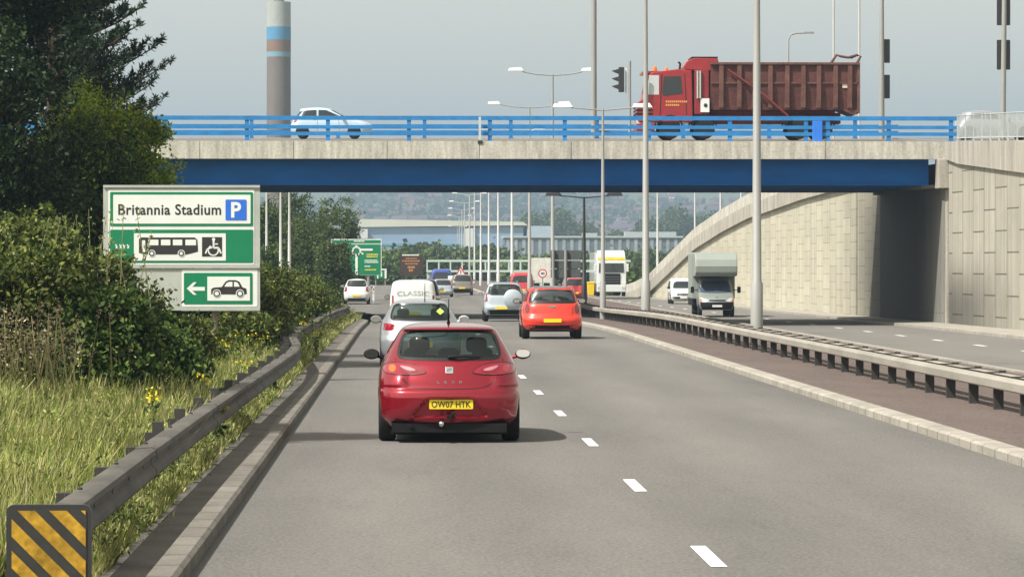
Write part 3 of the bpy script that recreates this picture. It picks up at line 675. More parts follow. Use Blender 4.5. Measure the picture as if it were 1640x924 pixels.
# traffic lights
M_sig = mat('signal_housing', (0.02, 0.02, 0.022), 0.45, var=.1)
def sighead(t, x, z, s, face):   # face -1 looks left, +y looks away
    b = MB()
    if face == 'left':
        b.box(x - .12 * s, x + .12 * s, -.16 * s, .16 * s, z - .55 * s, z + .55 * s); o = b.build('signal_head', M_sig, t, bevel=.03)
        for k in (-1, 0, 1):
            c = MB(); zz = z + k * .34 * s
            c.add([(x - .12 * s, -.13 * s, zz + .13 * s), (x - .42 * s, -.13 * s, zz + .05 * s), (x - .42 * s, .13 * s, zz + .05 * s), (x - .12 * s, .13 * s, zz + .13 * s), (x - .12 * s, -.14 * s, zz - .08 * s), (x - .28 * s, -.14 * s, zz - .02 * s), (x - .12 * s, .14 * s, zz - .08 * s), (x - .28 * s, .14 * s, zz - .02 * s)],
                  [(0, 1, 2, 3), (0, 4, 5, 1), (3, 2, 7, 6)]); c.build('visor', M_sig, o, recalc=False)
    else:
        b.prism(rrect(x - .28 * s, z - .62 * s, x + .28 * s, z + .62 * s, .04), .12, .15); b.box(x - .16 * s, x + .16 * s, .15, .4, z - .55 * s, z + .55 * s); b.build('signal_head', M_sig, t)
D = 185.6; p = at(1008.5, 200, D); t = thing('traffic_light', 'traffic light on the bridge facing left, just before the red truck cab', 'traffic light', (p.x, D, DK + .65))
h = at(1008, 98, D).z - DK - .65
b = MB(); b.tube([(0, 0, 0), (0, 0, h)], .07, 12); b.build('pole', M_col, t, smooth=40)
sighead(t, at(995, 200, D).x - p.x, at(995, 128, D).z - DK - .65, 1.12, 'left')
b = MB(); b.box(at(1001, 200, D).x - p.x, at(1004, 200, D).x - p.x, .02, .05, h - 1.6, h - .35); b.build('backing_board', M_swhite, t)
D = 185.8; p = at(1412, 200, D); t = thing('traffic_light', 'tall post with two dark signal heads seen from behind, between truck and bridge end', 'traffic light', (p.x, D, DK + .65))
b = MB(); b.tube([(0, 0, 0), (0, 0, 7)], [.15, .11], 12); b.tube([(0, 0, 7), (0, 0, 14)], [.11, .1], 12); b.build('pole', M_col, t, smooth=40)
for py in (82, 139): sighead(t, .16, at(1412, py, D).z - DK - .65, .95, 'away')
D = 160; p = at(1606, 200, D); t = thing('traffic_light', 'tallest signal post with two large signal heads at the far right', 'traffic light', (p.x, D, ztop_near(D) - .25))
zb = ztop_near(D) - .25
b = MB(); b.tube([(0, 0, 0), (.12, 0, 12)], [.12, .09], 12); b.build('pole', M_col, t, smooth=40)
for py in (17, 88): sighead(t, 0.05, at(1608, py, D).z - zb, 1.03, 'away')
# pedestrian railing at the right end
M_mesh = mat('railing_grey', (0.42, 0.45, 0.45), .5, .2)
p = thing('pedestrian_railing', 'grey pedestrian guard railing on top of the wall right of the blue parapet', 'railing', (0, 0, 0))
b = MB()
ys = frange(166.5, 130, 2.0)
ys = [166.5 - 2.0 * k for k in range(14)]
def prx(y): return wallx(y) + .25
for a, c in zip(ys[:-1], ys[1:]):
    for zo in (.15, 1.15): b.tube([(prx(a), a, ztop_near(a) + zo), (prx(c), c, ztop_near(c) + zo)], .022, 6)
    for k in range(14): y = a + (c - a) * k / 14; b.box(prx(y) - .008, prx(y) + .008, y - .008, y + .008, ztop_near(y) + .15, ztop_near(y) + 1.15)
b.build('bars', M_mesh, p)
for y in ys: q = MB(); q.box(prx(y) - .03, prx(y) + .03, y - .03, y + .03, ztop_near(y) - .02, ztop_near(y) + 1.18); q.build('post', M_mesh, p)

# ------------------------------------------------------------------ vehicles
def contour(lv, N=(14, 5, 26)):
    z, w, yr, yf, rc, rb, fb, tap = lv
    L = yf - yr; rc = min(rc, w * .9, L * .45)
    pts = []
    nr_, nc, ns = N
    def arc(cx, cy, a0):
        return [(cx + rc * math.cos(R(a0 + 90 * i / nc)), cy + rc * math.sin(R(a0 + 90 * i / nc))) for i in range(1, nc)]
    for i in range(nr_ + 1): pts.append((-(w - rc) + 2 * (w - rc) * i / nr_, yr))
    pts += arc(w - rc, yr + rc, -90)
    for i in range(ns + 1): pts.append((w, yr + rc + (L - 2 * rc) * i / ns))
    pts += arc(w - rc, yf - rc, 0)
    for i in range(nr_ + 1): pts.append(((w - rc) - 2 * (w - rc) * i / nr_, yf))
    pts += arc(-(w - rc), yf - rc, 90)
    for i in range(ns + 1): pts.append((-w, yf - rc - (L - 2 * rc) * i / ns))
    pts += arc(-(w - rc), yr + rc, 180)
    out = []; yc = (yr + yf) / 2
    for x, y in pts:
        u = (y - yc) / (L / 2)
        x2 = x * (1 - tap * abs(u) ** 3)
        q = (x / w) ** 2
        y2 = y + (rb * q * max(0, -u) ** 2 if u < 0 else -fb * q * u ** 2)
        out.append((x2, y2))
    return out
def loft(levels, nz, dent=None, N=(14, 5, 26), smooth=2):
    A = np.array(levels, float); zs = A[:, 0]
    t = np.linspace(0, 1, len(zs)); 
    zz = np.linspace(zs[0], zs[-1], nz)
    G = np.stack([np.interp(zz, zs, A[:, k]) for k in range(A.shape[1])], 1); G[:, 0] = zz
    for _ in range(smooth): G[1:-1, 1:] = (G[:-2, 1:] + 2 * G[1:-1, 1:] + G[2:, 1:]) / 4
    v = []; k = None
    for row in G:
        c = contour(tuple(row), N); k = len(c)
        for x, y in c:
            z = row[0]
            if dent: x, y, z = dent(x, y, z)
            v.append((x, y, z))
    n = len(G)
    f = [(i * k + j, i * k + (j + 1) % k, (i + 1) * k + (j + 1) % k, (i + 1) * k + j) for i in range(n - 1) for j in range(k)]
    f += [list(range(k))[::-1], [(n - 1) * k + j for j in range(k)]]
    b = MB(); b.add(v, f); return b
def apply_bool(body, cutters):
    for c in cutters:
        m = body.modifiers.new('b', 'BOOLEAN'); m.operation = 'DIFFERENCE'; m.object = c; m.solver = 'EXACT'; m.material_mode = 'TRANSFER'
    dg = bpy.context.evaluated_depsgraph_get(); me = bpy.data.meshes.new_from_object(body.evaluated_get(dg))
    body.modifiers.clear(); old = body.data; body.data = me; bpy.data.meshes.remove(old)
    for c in cutters: bpy.data.objects.remove(c)
    if len(me.polygons) < 50: print('BOOL FAIL', body.name)
class Shell:
    def __init__(s, b): s.bvh = BVHTree.FromPolygons([Vector(v) for v in b.v], b.f)
    def hit(s, u, w, ax):
        o, d = {'rear': ((u, -9, w), (0, 1, 0)), 'front': ((u, 20, w), (0, -1, 0)), 'left': ((-9, u, w), (1, 0, 0)), 'right': ((9, u, w), (-1, 0, 0)), 'top': ((u, w, 9), (0, 0, -1))}[ax]
        h, n, _, _ = s.bvh.ray_cast(Vector(o), Vector(d)); return h, n, Vector(d)
def patch(sh, poly, ax, off, name, m, parent, step=.05, skirt=.02, label=None):
    bm = bmesh.new(); vs = [bm.verts.new((p[0], p[1], 0)) for p in poly]; bm.faces.new(vs)
    xs = [p[0] for p in poly]; ys = [p[1] for p in poly]
    for ax_, lo, hi in ((0, min(xs), max(xs)), (1, min(ys), max(ys))):
        n = max(1, int((hi - lo) / step))
        for i in range(1, n):
            c = lo + (hi - lo) * i / n; co = (c, 0, 0) if ax_ == 0 else (0, c, 0); no = (1, 0, 0) if ax_ == 0 else (0, 1, 0)
            bmesh.ops.bisect_plane(bm, geom=bm.verts[:] + bm.edges[:] + bm.faces[:], plane_co=co, plane_no=no)
    bad = []
    for v in bm.verts:
        h, n, d = sh.hit(v.co.x, v.co.y, ax)
        if h is None: bad.append(v); continue
        v.co = h - d * off
    if bad: bmesh.ops.delete(bm, geom=bad, context='VERTS')
    if skirt:
        e = [e for e in bm.edges if e.is_boundary]
        r = bmesh.ops.extrude_edge_only(bm, edges=e); dv = [g for g in r['geom'] if isinstance(g, bmesh.types.BMVert)]
        d = {'rear': Vector((0, 1, 0)), 'front': Vector((0, -1, 0)), 'left': Vector((1, 0, 0)), 'right': Vector((-1, 0, 0)), 'top': Vector((0, 0, -1))}[ax]
        for v in dv: v.co += d * (off + skirt)
    me = bpy.data.meshes.new(name); bm.normal_update(); bmesh.ops.recalc_face_normals(bm, faces=bm.faces); bm.to_mesh(me); bm.free(); me.materials.append(m)
    me.shade_smooth(); me.set_sharp_from_angle(angle=R(40))
    o = bpy.data.objects.new(name, me); COL.objects.link(o); o.parent = parent
    if label: o['label'] = label
    return o
def ribbon(sh, pts, w, ax, off, name, m, parent, it=1):
    pts = chaikin(pts, it, False) if it else pts
    # densify
    q = []
    for a, c in zip(pts[:-1], pts[1:]):
        n = max(1, int(math.dist(a, c) / .04)); q += [(a[0] + (c[0] - a[0]) * i / n, a[1] + (c[1] - a[1]) * i / n) for i in range(n)]
    q.append(pts[-1]); b = MB(); v = []; ok = 0
    for i, p in enumerate(q):
        t = Vector((q[min(i + 1, len(q) - 1)][0] - q[max(i - 1, 0)][0], q[min(i + 1, len(q) - 1)][1] - q[max(i - 1, 0)][1])).normalized(); nn = (-t.y * w / 2, t.x * w / 2)
        pr_ = []
        for s in (-1, 1):
            h, n, d = sh.hit(p[0] + nn[0] * s, p[1] + nn[1] * s, ax)
            if h is None: break
            pr_.append(h - d * off)
        if len(pr_) == 2: v += pr_
    n = len(v) // 2
    b.add(v, [(2 * i, 2 * i + 1, 2 * i + 3, 2 * i + 2) for i in range(n - 1)])
    return b.build(name, m, parent, recalc=False)
def mirror(p): return [(-x, z) for x, z in p][::-1]

M_tyre = mat('tyre_rubber', (0.012, 0.012, 0.012), 0.85, var=.15, scale=10)
M_rim = mat('alloy_rim', (0.42, 0.42, 0.43), 0.35, 0.8, var=.05)
M_trim = mat('black_trim', (0.007, 0.007, 0.008), 0.6, var=.1, spec=.2)
M_seal = mat('window_seal', (0.008, 0.008, 0.008), 0.35)
M_int = mat('car_interior', (0.03, 0.03, 0.032), 0.8)
M_seat = mat('seat_fabric', (0.06, 0.06, 0.065), 0.9)
M_glass = glassmat('tinted_window_glass', (0.01, 0.014, 0.014), 0.48)
M_dglass = glassmat('dark_window_glass', (0.012, 0.016, 0.018), 0.0)
M_tail = mat('tail_lamp_red', (0.22, 0.004, 0.02), 0.12, var=.1, coat=1)
M_taild = mat('tail_lamp_dark_red', (0.16, 0.005, 0.015), 0.12, var=.1, coat=1)
M_ind = mat('indicator_orange', (0.60, 0.10, 0.01), 0.2, coat=1)
M_clear = mat('lamp_clear', (0.6, 0.6, 0.6), 0.12, 0.3, coat=1)
M_pyel = mat('plate_yellow', (0.75, 0.56, 0.01), 0.45, var=.03)
M_pwhite = mat('plate_white', (0.68, 0.68, 0.66), 0.45, var=.03)
M_chrome = mat('chrome', (0.7, 0.7, 0.7), 0.12, 1.0, var=.02)
def paint(name, c, metal=0.35, rough=.38, coat=.9): return mat(name, c, rough, metal, var=.03, scale=2, coat=coat)
P_red = paint('metallic_red_paint', (0.27, 0.004, 0.019), .55, .25)
P_orange = paint('bright_red_paint', (0.68, 0.03, 0.012), .0, .35)
P_silver = paint('silver_paint', (0.33, 0.35, 0.375), .5)
P_blueg = paint('pale_blue_silver_paint', (0.38, 0.44, 0.49), .3)
P_white = paint('white_paint', (0.58, 0.60, 0.60), .0)
P_grey = paint('green_grey_paint', (0.20, 0.225, 0.205), .1, .45, .3)
P_blue = paint('dark_blue_paint', (0.03, 0.06, 0.30), .1)
P_gold = paint('beige_metallic_paint', (0.22, 0.20, 0.17), .5)
P_red2 = paint('plain_red_paint', (0.55, 0.03, 0.04), .1)
P_dgrey = paint('blue_grey_paint', (0.10, 0.13, 0.18), .5)

def wheel(parent, x, y, r, w, rimm=None, name='wheel', n=28):
    s = 1 if x > 0 else -1
    b = MB(); b.lathe([(r * .62, -w / 2), (r * .9, -w / 2), (r * .97, -w * .42), (r, -w * .3), (r, w * .3), (r * .97, w * .42), (r * .9, w / 2), (r * .62, w / 2)], (0, 0, 0), 'x', n)
    o = b.build(name, M_tyre, parent, smooth=40, loc=(x - s * w / 2, y, r))
    b = MB(); b.lathe([(r * .63, -w * .35), (r * .63, w * .35 * 1), (r * .6, w * .36)], (0, 0, 0), 'x', n)
    for k in range(5):
        a = 2 * math.pi * k / 5; c, d = math.cos(a), math.sin(a); pw = r * .11
        p = [(r * .1 * c - pw * d, r * .1 * d + pw * c), (r * .62 * c - pw * .6 * d, r * .62 * d + pw * .6 * c), (r * .62 * c + pw * .6 * d, r * .62 * d - pw * .6 * c), (r * .1 * c + pw * d, r * .1 * d - pw * c)]
        b.prism(p, s * w * .30, s * w * .46, 'x')
    b.lathe([(r * .16, -w * .2), (r * .16, w * .46)], (0, 0, 0), 'x', 10)
    b.build('rim', rimm or M_rim, o, smooth=40)
    return o
def plate(parent, x, y, z, txt, m, face='-y', w=.52, h=.111, rx=0):
    b = MB(); s = -1 if face == '-y' else 1
    b.prism(rrect(-w / 2, -h / 2, w / 2, h / 2, .012), -.004, .004); o = b.build('number_plate', m, parent, loc=(x, y, z)); o.rotation_euler = (rx, 0, 0)
    if txt: text('lettering', txt, w * .90, h * .68, (0, s * .006, 0), M_blk, o, face, bold=.015)
    return o
def wmirror(parent, x, y, z, m, s, glass_back=True):
    b = MB(); b.ball((0, 0, 0), (.115, .06, .085), n=14, k=9); b.tube([(-s * .16, .03, -.06), (-s * .06, .02, -.03)], .025, 8); o = b.build('wing_mirror', m, parent, smooth=60, loc=(x, y, z))
    b = MB(); b.prism(chaikin([(-.09, -.06), (.09, -.06), (.1, .06), (-.1, .065)], 2), -.064, -.052); b.build('mirror_glass', M_chrome, o)
    return o
def seats(parent, xs, y, z, w=.25, head=True):
    for x in xs:
        b = MB(); b.prism(rrect(x - w, z - .45, x + w, z + .02, .08), y, y + .12); b.box(x - w, x + w, y + .1, y + .55, z - .5, z - .38)
        o = b.build('seat', M_seat, parent, bevel=.03)
        if head:
            b = MB(); b.prism(rrect(x - .13, z + .05, x + .13, z + .24, .06), y + .01, y + .10); b.box(x - .05, x - .03, y + .04, y + .06, z, z + .08); b.box(x + .03, x + .05, y + .04, y + .06, z, z + .08); b.build('headrest', M_seat, o, bevel=.02)

def scale_lv(lv, L, Wd, H, L0, W0, H0):
    return [(z * H / H0, w * Wd / W0, a * L / L0, c * L / L0, rc * Wd / W0, rb, fb, tp) for z, w, a, c, rc, rb, fb, tp in lv]
# z, half width, y rear, y front, corner radius, rear bow, front bow, plan taper
HATCH = [(.20, .78, .16, 4.14, .25, .10, .20, .05), (.30, .855, .05, 4.24, .26, .12, .25, .05), (.42, .875, .01, 4.30, .28, .13, .28, .05), (.56, .885, .0, 4.31, .30, .14, .30, .05),
         (.635, .885, .015, 4.29, .30, .14, .30, .05), (.665, .884, .07, 4.25, .32, .14, .30, .05), (.76, .88, .105, 4.12, .33, .14, .30, .05), (.86, .862, .15, 3.75, .34, .15, .25, .05), (.94, .838, .20, 3.3, .34, .15, .2, .05),
         (1.03, .795, .28, 2.95, .33, .15, .18, .06), (1.15, .735, .40, 2.68, .30, .13, .16, .06), (1.28, .655, .52, 2.42, .28, .11, .14, .06), (1.345, .615, .54, 2.29, .28, .10, .12, .06), (1.375, .592, .50, 2.22, .27, .09, .12, .06),
         (1.405, .56, .52, 2.15, .26, .08, .10, .08), (1.43, .50, .72, 2.0, .26, .08, .10, .08), (1.447, .40, 1.0, 1.8, .26, .05, .05, .1), (1.455, .22, 1.2, 1.6, .2, .02, .02, .1)]
SUVL = [(.28, .80, .16, 4.1, .22, .06, .18, .03), (.40, .87, .04, 4.22, .24, .08, .22, .03), (.60, .89, .0, 4.28, .24, .08, .25, .03), (.70, .89, .05, 4.27, .24, .08, .25, .03), (.95, .885, .08, 4.15, .24, .08, .25, .03), (1.06, .875, .10, 3.6, .24, .08, .2, .03),
        (1.12, .855, .12, 3.2, .24, .08, .2, .04), (1.3, .80, .20, 2.9, .22, .07, .15, .04), (1.5, .72, .30, 2.6, .22, .06, .12, .04), (1.6, .67, .34, 2.45, .22, .05, .10, .05), (1.645, .60, .42, 2.3, .2, .04, .08, .05), (1.67, .45, .7, 2.0, .2, .02, .05, .05)]
VANL = [(.22, .78, .10, 4.1, .2, .04, .2, .02), (.34, .86, .03, 4.25, .2, .05, .25, .02), (.55, .88, .0, 4.3, .2, .05, .28, .02), (.62, .88, .03, 4.3, .2, .05, .28, .02), (.9, .88, .05, 4.1, .18, .05, .25, .02), (1.08, .87, .06, 3.6, .18, .05, .2, .02),
        (1.3, .85, .08, 3.15, .18, .05, .15, .02), (1.6, .80, .12, 2.8, .18, .04, .12, .02), (1.76, .75, .15, 2.6, .18, .04, .1, .02), (1.80, .70, .2, 2.45, .18, .03, .08, .02), (1.825, .5, .5, 2.2, .18, .02, .05, .02)]
def base_car(name, label, cat, loc, rz, lv, L, Wd, H, pm, nz=44, dent=None, wr=.31, ww=.20, wy=(.80, 3.35), track=None, N=(14, 5, 26), group=None, cuts=None, interior=True, rimm=None, mir=True, mirz=None, miry=None, mirm=None, lower=True):
    t = thing(name, label, cat, loc, rz, group)
    b = loft(lv, nz, dent, N); sh = Shell(b)
    body = b.build('body', [pm], t)
    cutters = []
    def cut(mb, mm=None): o = bpy.data.objects.new('cut', mb.mesh('cut', mm or M_trim)); COL.objects.link(o); o.parent = t; cutters.append(o)
    track = track or Wd / 2
    for y in wy:
        for s in (-1, 1):
            c = MB(); c.lathe([(wr * 1.13, -.15), (wr * 1.13, .15)], (s * (track - .10), y, wr), 'x', 28); cut(c)
    if interior and cuts:
        inn = [(z, w - .06, a + .09, f_ - .10, max(rc - .04, .05), rb, fb, tp) for z, w, a, f_, rc, rb, fb, tp in lv if H * .5 < z < H - .05]
        # flat floor at 0.5H
        c = loft(inn, 20, None, (8, 3, 10)); cut(c, M_int)
        for poly, ax in cuts:
            c = MB()
            if ax == 'rear': c.prism(poly, -1, 1.6, 'y')
            elif ax == 'front': c.prism(poly, 1.9 * L / 4.3, 6, 'y')
            elif ax == 'side': c.prism(poly, -2, 2, 'x')
            cut(c, pm)
    if cutters:
        apply_bool(body, cutters)
        if not body.data.materials: body.data.materials.append(pm)
    body.data.shade_smooth(); body.data.set_sharp_from_angle(angle=R(32))
    for y in wy:
        for s in (-1, 1): wheel(t, s * (track - .015), y, wr, ww, rimm)
    for y in wy:
        b = MB(); b.tube([(-track + .2, y, wr), (track - .2, y, wr)], .06, 8); b.box(-.35, .35, y - .1, y + .1, wr - .08, wr + .04); b.build('axle', M_trim, t)
    if mir:
        for s in (-1, 1): wmirror(t, s * (Wd / 2 + .09), miry or L * .64, mirz or H * .67, mirm or pm, s)
    return t, sh, body

def sym(p): return p + [(-x, z) for x, z in p[::-1] if x > 1e-6]
# ---- the red hatchback
def dent_leon(x, y, z):
    if y < 1.2:
        # plate recess, a trapezoid in the bumper
        hw = .31 + (.52 - z) * .95
        if .30 < z < .56:
            k = ss(.0, .05, hw - abs(x)) * ss(.30, .34, z) * ss(.0, .035, .555 - z)
            y += .05 * k
        # crease over the bumper ledge
        if z > .66: 
            k = ss(.50, .62, abs(x)) * ss(.64, .72, z) * (1 - ss(.8, .95, z))
            y -= .045 * k
        # spoiler lip
        if z > 1.36 and z < 1.44 and abs(x) < .55: y -= .045 * ss(1.355, 1.38, z) * (1 - ss(1.40, 1.44, z))
    return x, y, z
RW = sym(chaikin([(0.0, 1.365), (.40, 1.358), (.545, 1.335), (.598, 1.22), (.628, 1.09), (.615, 1.045), (.55, 1.028), (.30, 1.02), (0, 1.018)], 2, False))
WS = sym([(0, 1.37), (.45, 1.35), (.55, 1.31), (.68, 1.02), (0, 1.0)])
SWF = chaikin([(1.72, 1.32), (1.95, 1.31), (2.60, 1.02), (2.55, .985), (1.72, .985)], 1)
SWR = chaikin([(.92, 1.30), (1.62, 1.33), (1.62, .985), (.75, 1.02)], 1)
rc_ = at(720, 710, 45.7)
t, sh, body = base_car('hatchback', 'metallic red hatchback nearest the camera, with a tow ball under its yellow plate', 'car', (rc_.x, 45.7, 0), 0, HATCH, 4.3, 1.77, 1.455, P_red, nz=84, dent=dent_leon,
    wr=.315, ww=.215, wy=(.78, 3.36), N=(34, 8, 30), cuts=[(RW, 'rear'), (WS, 'front'), (SWF, 'side'), (SWR, 'side')], mir=False)
RWo = [(x * 1.02, 1.19 + (z - 1.19) * 1.04) for x, z in RW]
patch(sh, RW, 'rear', -.012, 'rear_window', M_glass, t, skirt=0)
for a, c in ((RW, 'rear'),): ribbon(sh, RW + [RW[0]], .035, 'rear', .005, 'window_seal', M_seal, t, 0)
patch(sh, WS, 'front', -.012, 'windscreen', M_glass, t, skirt=0)
for s in ('left', 'right'):
    for p in (SWF, SWR): patch(sh, p, s, -.012, 'side_window', M_glass, t, skirt=0)
TL = chaikin([(.27, .862), (.33, .915), (.44, .965), (.60, .985), (.76, .975), (.83, .93), (.82, .862), (.70, .838), (.5, .832), (.36, .84)], 2)
for s, nm in ((1, 1), (-1, -1)):
    p = TL if s > 0 else mirror(TL)
    o = patch(sh, p, 'rear', .008, 'tail_light', M_tail, t, step=.03)
    ribbon(sh, p + [p[0]], .008, 'rear', .0095, 'lamp_gasket', M_seal, o, 0)
    cl = chaikin([(.40, .885), (.46, .918), (.60, .95), (.60, .925), (.5, .88)], 1); patch(sh, cl if s > 0 else mirror(cl), 'rear', .0135, 'clear_lens', mat('lens_pink', (.55, .22, .26), .08, .3, coat=1), o, step=.03, skirt=.002)
    inner = chaikin([(.36, .872), (.42, .915), (.56, .945), (.62, .94), (.60, .862), (.48, .855)], 2)
    patch(sh, inner if s > 0 else mirror(inner), 'rear', .0115, 'reversing_lamp', M_taild, o, step=.03, skirt=.002)
    c_ = circ(.70 * s, .912, .045, 16); patch(sh, c_, 'rear', .0115, 'indicator', mat('indicator_smoked', (.30, .02, .02), .2, coat=1) if s > 0 else M_ind, o, step=.03, skirt=.002)
ribbon(sh, [(-.60, .832), (-.56, .76), (-.46, .685), (-.30, .664), (0, .66), (.30, .664), (.46, .685), (.56, .76), (.60, .832)], .011, 'rear', .002, 'tailgate_gap', M_seal, t, 2)
for s in (-1, 1):
    ribbon(sh, [(.66 * s, 1.03), (.66 * s, .985)], .008, 'rear', .002, 'tailgate_gap', M_seal, t, 0)
h, n, d = sh.hit(0, .885, 'rear')
b = MB(); b.prism(rrect(-.048, -.045, .048, .045, .012), -.012, .01); o = b.build('badge', M_chrome, t, loc=(0, h.y, .885), bevel=.004); o.rotation_euler = (-.45, 0, 0)
b = MB(); b.prism([(-.03, .012), (.03, .03), (.03, .018), (-.03, 0)], -.014, -.0125); b.prism([(-.03, -.008), (.03, .01), (.03, -.002), (-.03, -.02)], -.014, -.0125); b.build('emblem', mat('emblem_grey', (.12, .12, .13), .3), o)
for ch, x in zip('LEON', (-.135, -.045, .045, .135)):
    h, n, d = sh.hit(x, .745, 'rear'); text('lettering', ch, .032, .03, (x, h.y - .004, .745), M_chrome, t, thick=.006, bold=.03)
h, n, d = sh.hit(0, .47, 'rear'); plate(t, .02, h.y - .012, .475, 'OW07 HTK', M_pyel, w=.535, h=.115)
ribbon(sh, [(-.36, .565), (-.31, .535), (.31, .535), (.36, .565)], .012, 'rear', .002, 'recess_edge', mat('shut_line', (.08, .002, .005), .5), t, 1) if False else None
# wiper
h1, _, _ = sh.hit(.02, 1.045, 'rear'); h2, _, _ = sh.hit(.36, 1.05, 'rear')
b = MB(); b.tube([(.0, h1.y - .03, 1.045), (.12, h1.y - .05, 1.052), (.38, h2.y - .025, 1.048)], [.022, .014, .008], 8); b.ball((0, h1.y - .02, 1.045), .028); b.build('wiper', M_trim, t, smooth=50)
h, _, _ = sh.hit(0, 1.3, 'top')
b = MB(); hz = sh.hit(0, 1.15, 'top')[0].z; b.tube([(0, 1.15, hz), (0, 1.08, hz + .05), (0, .85, hz + .30)], [.022, .009, .005], 8); b.build('aerial', M_trim, t, smooth=50)
# lower valance, exhaust, tow bar
val = sym([(0, .245), (.45, .245), (.52, .27), (.70, .265), (.76, .24), (.76, .205), (0, .205)])
patch(sh, val, 'rear', .006, 'valance', M_trim, t, step=.05)
b = MB(); b.box(-.70, .70, .12, 3.9, .13, .24); b.box(-.72, .72, .5, .9, .09, .2); b.build('underbody', M_trim, t)  # black underbody hung low to stand in for the shade under the car
b = MB(); b.tube([(-.10, .35, .22), (-.10, .05, .22), (-.10, -.05, .21), (-.10, -.10, .25), (-.10, -.10, .30)], .024, 10); o = b.build('tow_bar', M_trim, t, smooth=50)
b = MB(); b.ball((-.10, -.10, .245), .036, n=14, k=10); b.build('tow_ball', M_chrome, o, smooth=60)
b = MB(); b.box(-.04, .06, -.02, .1, .30, .345); b.lathe([(.028, -.06), (.028, .0)], (.045, 0, .36), 'y', 10); b.build('tow_socket', M_trim, t, bevel=.006)
b = MB(); b.tube([(-.48, .5, .2), (-.48, .06, .215)], .03, 12); b.build('exhaust', M_trim, t, smooth=50)
for s in (-1, 1): o = wmirror(t, s * .975, 2.55, 1.03, M_trim if s < 0 else P_red, s); o.scale = (.9, .9, .8); [setattr(c_, 'rotation_euler', (R(-9), 0, 0)) for c_ in o.children if s > 0]; [c_.data.materials.__setitem__(0, mat('mirror_dark_reflection', (.10, .11, .11), .12, 1.0)) for c_ in o.children if s < 0]  # left mirror glass darkened to stand in for a reflection of dark trees
seats(t, (-.36, .36), 1.75, 1.02); seats(t, (-.42, 0, .42), .98, .90, w=.2)
b = MB(); b.box(-.66, .66, 2.62, 2.9, .86, 1.0); b.build('dashboard', M_int, t, bevel=.03)

# ---- silver hatchback ahead
G1 = dict(interior=True)
def hatch(name, label, cat, px, base, D, pm, L=4.0, Wd=1.72, H=1.47, z=None, rz=0, plate_txt=None, lamps=None, nz=46, win=M_glass, open_=True, front=False, group=None, lv=None, mirm=None):
    p = at(px, 425, D); z = gz(p.x, D) if z is None else z
    lv = scale_lv(lv or HATCH, L, Wd, H, 4.3, 1.77, 1.455); a, c = Wd / 1.77, H / 1.455; l = L / 4.3
    rw = [(x * a, zz * c) for x, zz in RW]; ws = [(x * a, zz * c) for x, zz in WS]; sf = [(y * l, zz * c) for y, zz in SWF]; sr = [(y * l, zz * c) for y, zz in SWR]
    t, sh, body = base_car(name, label, cat, (p.x, D, z), rz, lv, L, Wd, H, pm, nz=nz, wr=.30, ww=.19, wy=(.75 * l, 3.36 * l), cuts=[(rw, 'rear'), (ws, 'front'), (sf, 'side'), (sr, 'side')] if open_ else None, mirm=mirm, group=group, N=(18, 5, 22), mirz=1.0 * c)
    off = -.012 if open_ else .004; sk = 0 if open_ else .01
    patch(sh, rw, 'rear', off, 'rear_window', win, t, skirt=sk); patch(sh, ws, 'front', off, 'windscreen', win, t, skirt=sk)
    ribbon(sh, rw + [rw[0]], .04, 'rear', .005, 'window_seal', M_seal, t, 0)
    for s in ('left', 'right'):
        for q in (sf, sr): patch(sh, q, s, off, 'side_window', win, t, skirt=sk)
    for s in (-1, 1):
        q = lamps or chaikin([(.50, .80), (.52, .93), (.80, .96), (.845, .90), (.84, .80)], 2); q = [(x * a, zz * c) for x, zz in q]
        patch(sh, q if s > 0 else mirror(q), 'rear', .008, 'tail_light', M_tail, t, step=.05)
        q = chaikin([(.45, .62), (.50, .74), (.74, .76), (.80, .66), (.7, .60)], 1); q = [(x * a, zz * c) for x, zz in q]
        patch(sh, q if s > 0 else mirror(q), 'front', .008, 'headlight', M_clear, t, step=.05)
    ribbon(sh, [(-.62 * a, .8 * c), (-.55 * a, .66 * c), (.55 * a, .66 * c), (.62 * a, .8 * c)], .012, 'rear', .002, 'tailgate_gap', M_seal, t, 2)
    h = sh.hit(0, .50 * c, 'rear')[0]; plate(t, 0, h.y - .012, .50 * c, plate_txt, M_pyel)
    h = sh.hit(0, .45 * c, 'front')[0]; plate(t, 0, h.y + .012, .45 * c, None, M_pwhite)
    q = sym([(0, .34 * c), (.72 * a, .36 * c), (.74 * a, .215 * c), (0, .215 * c)]); patch(sh, q, 'rear', .006, 'valance', M_trim, t, step=.08); patch(sh, q, 'front', .006, 'grille', M_trim, t, step=.08)
    b = MB(); b.box(-.65 * a, .65 * a, .2, L - .3, .17, .24); b.build('underbody', M_trim, t)
    if open_: seats(t, (-.36, .36), 1.75 * l, 1.0 * c); seats(t, (-.36, .36), 1.0 * l, .88 * c, w=.22)
    return t, sh
t, sh = hatch('hatchback', 'silver hatchback ahead of the nearest red car, yellow diamond sticker in its rear window', 'car', 673, 0, 79, P_silver, L=4.05, Wd=1.74, H=1.45, plate_txt=None, mirm=paint('mirror_silver', (.6, .66, .7), .3))
h = sh.hit(.44, 1.19, 'rear')[0]; b = MB(); b.prism([(-.085, 0), (0, -.085), (.085, 0), (0, .085)], -.004, 0); o = b.build('sticker', mat('sticker_yellow', (.45, .75, .08), .5), t, loc=(.42, h.y - .01, 1.19)); o.rotation_euler = (-.55, 0, 0)
hz = sh.hit(0, 1.15, 'top')[0].z; b = MB(); b.tube([(.1, .6, hz - .06), (.1, .45, hz + .35)], [.012, .005], 8); b.build('aerial', M_trim, t)

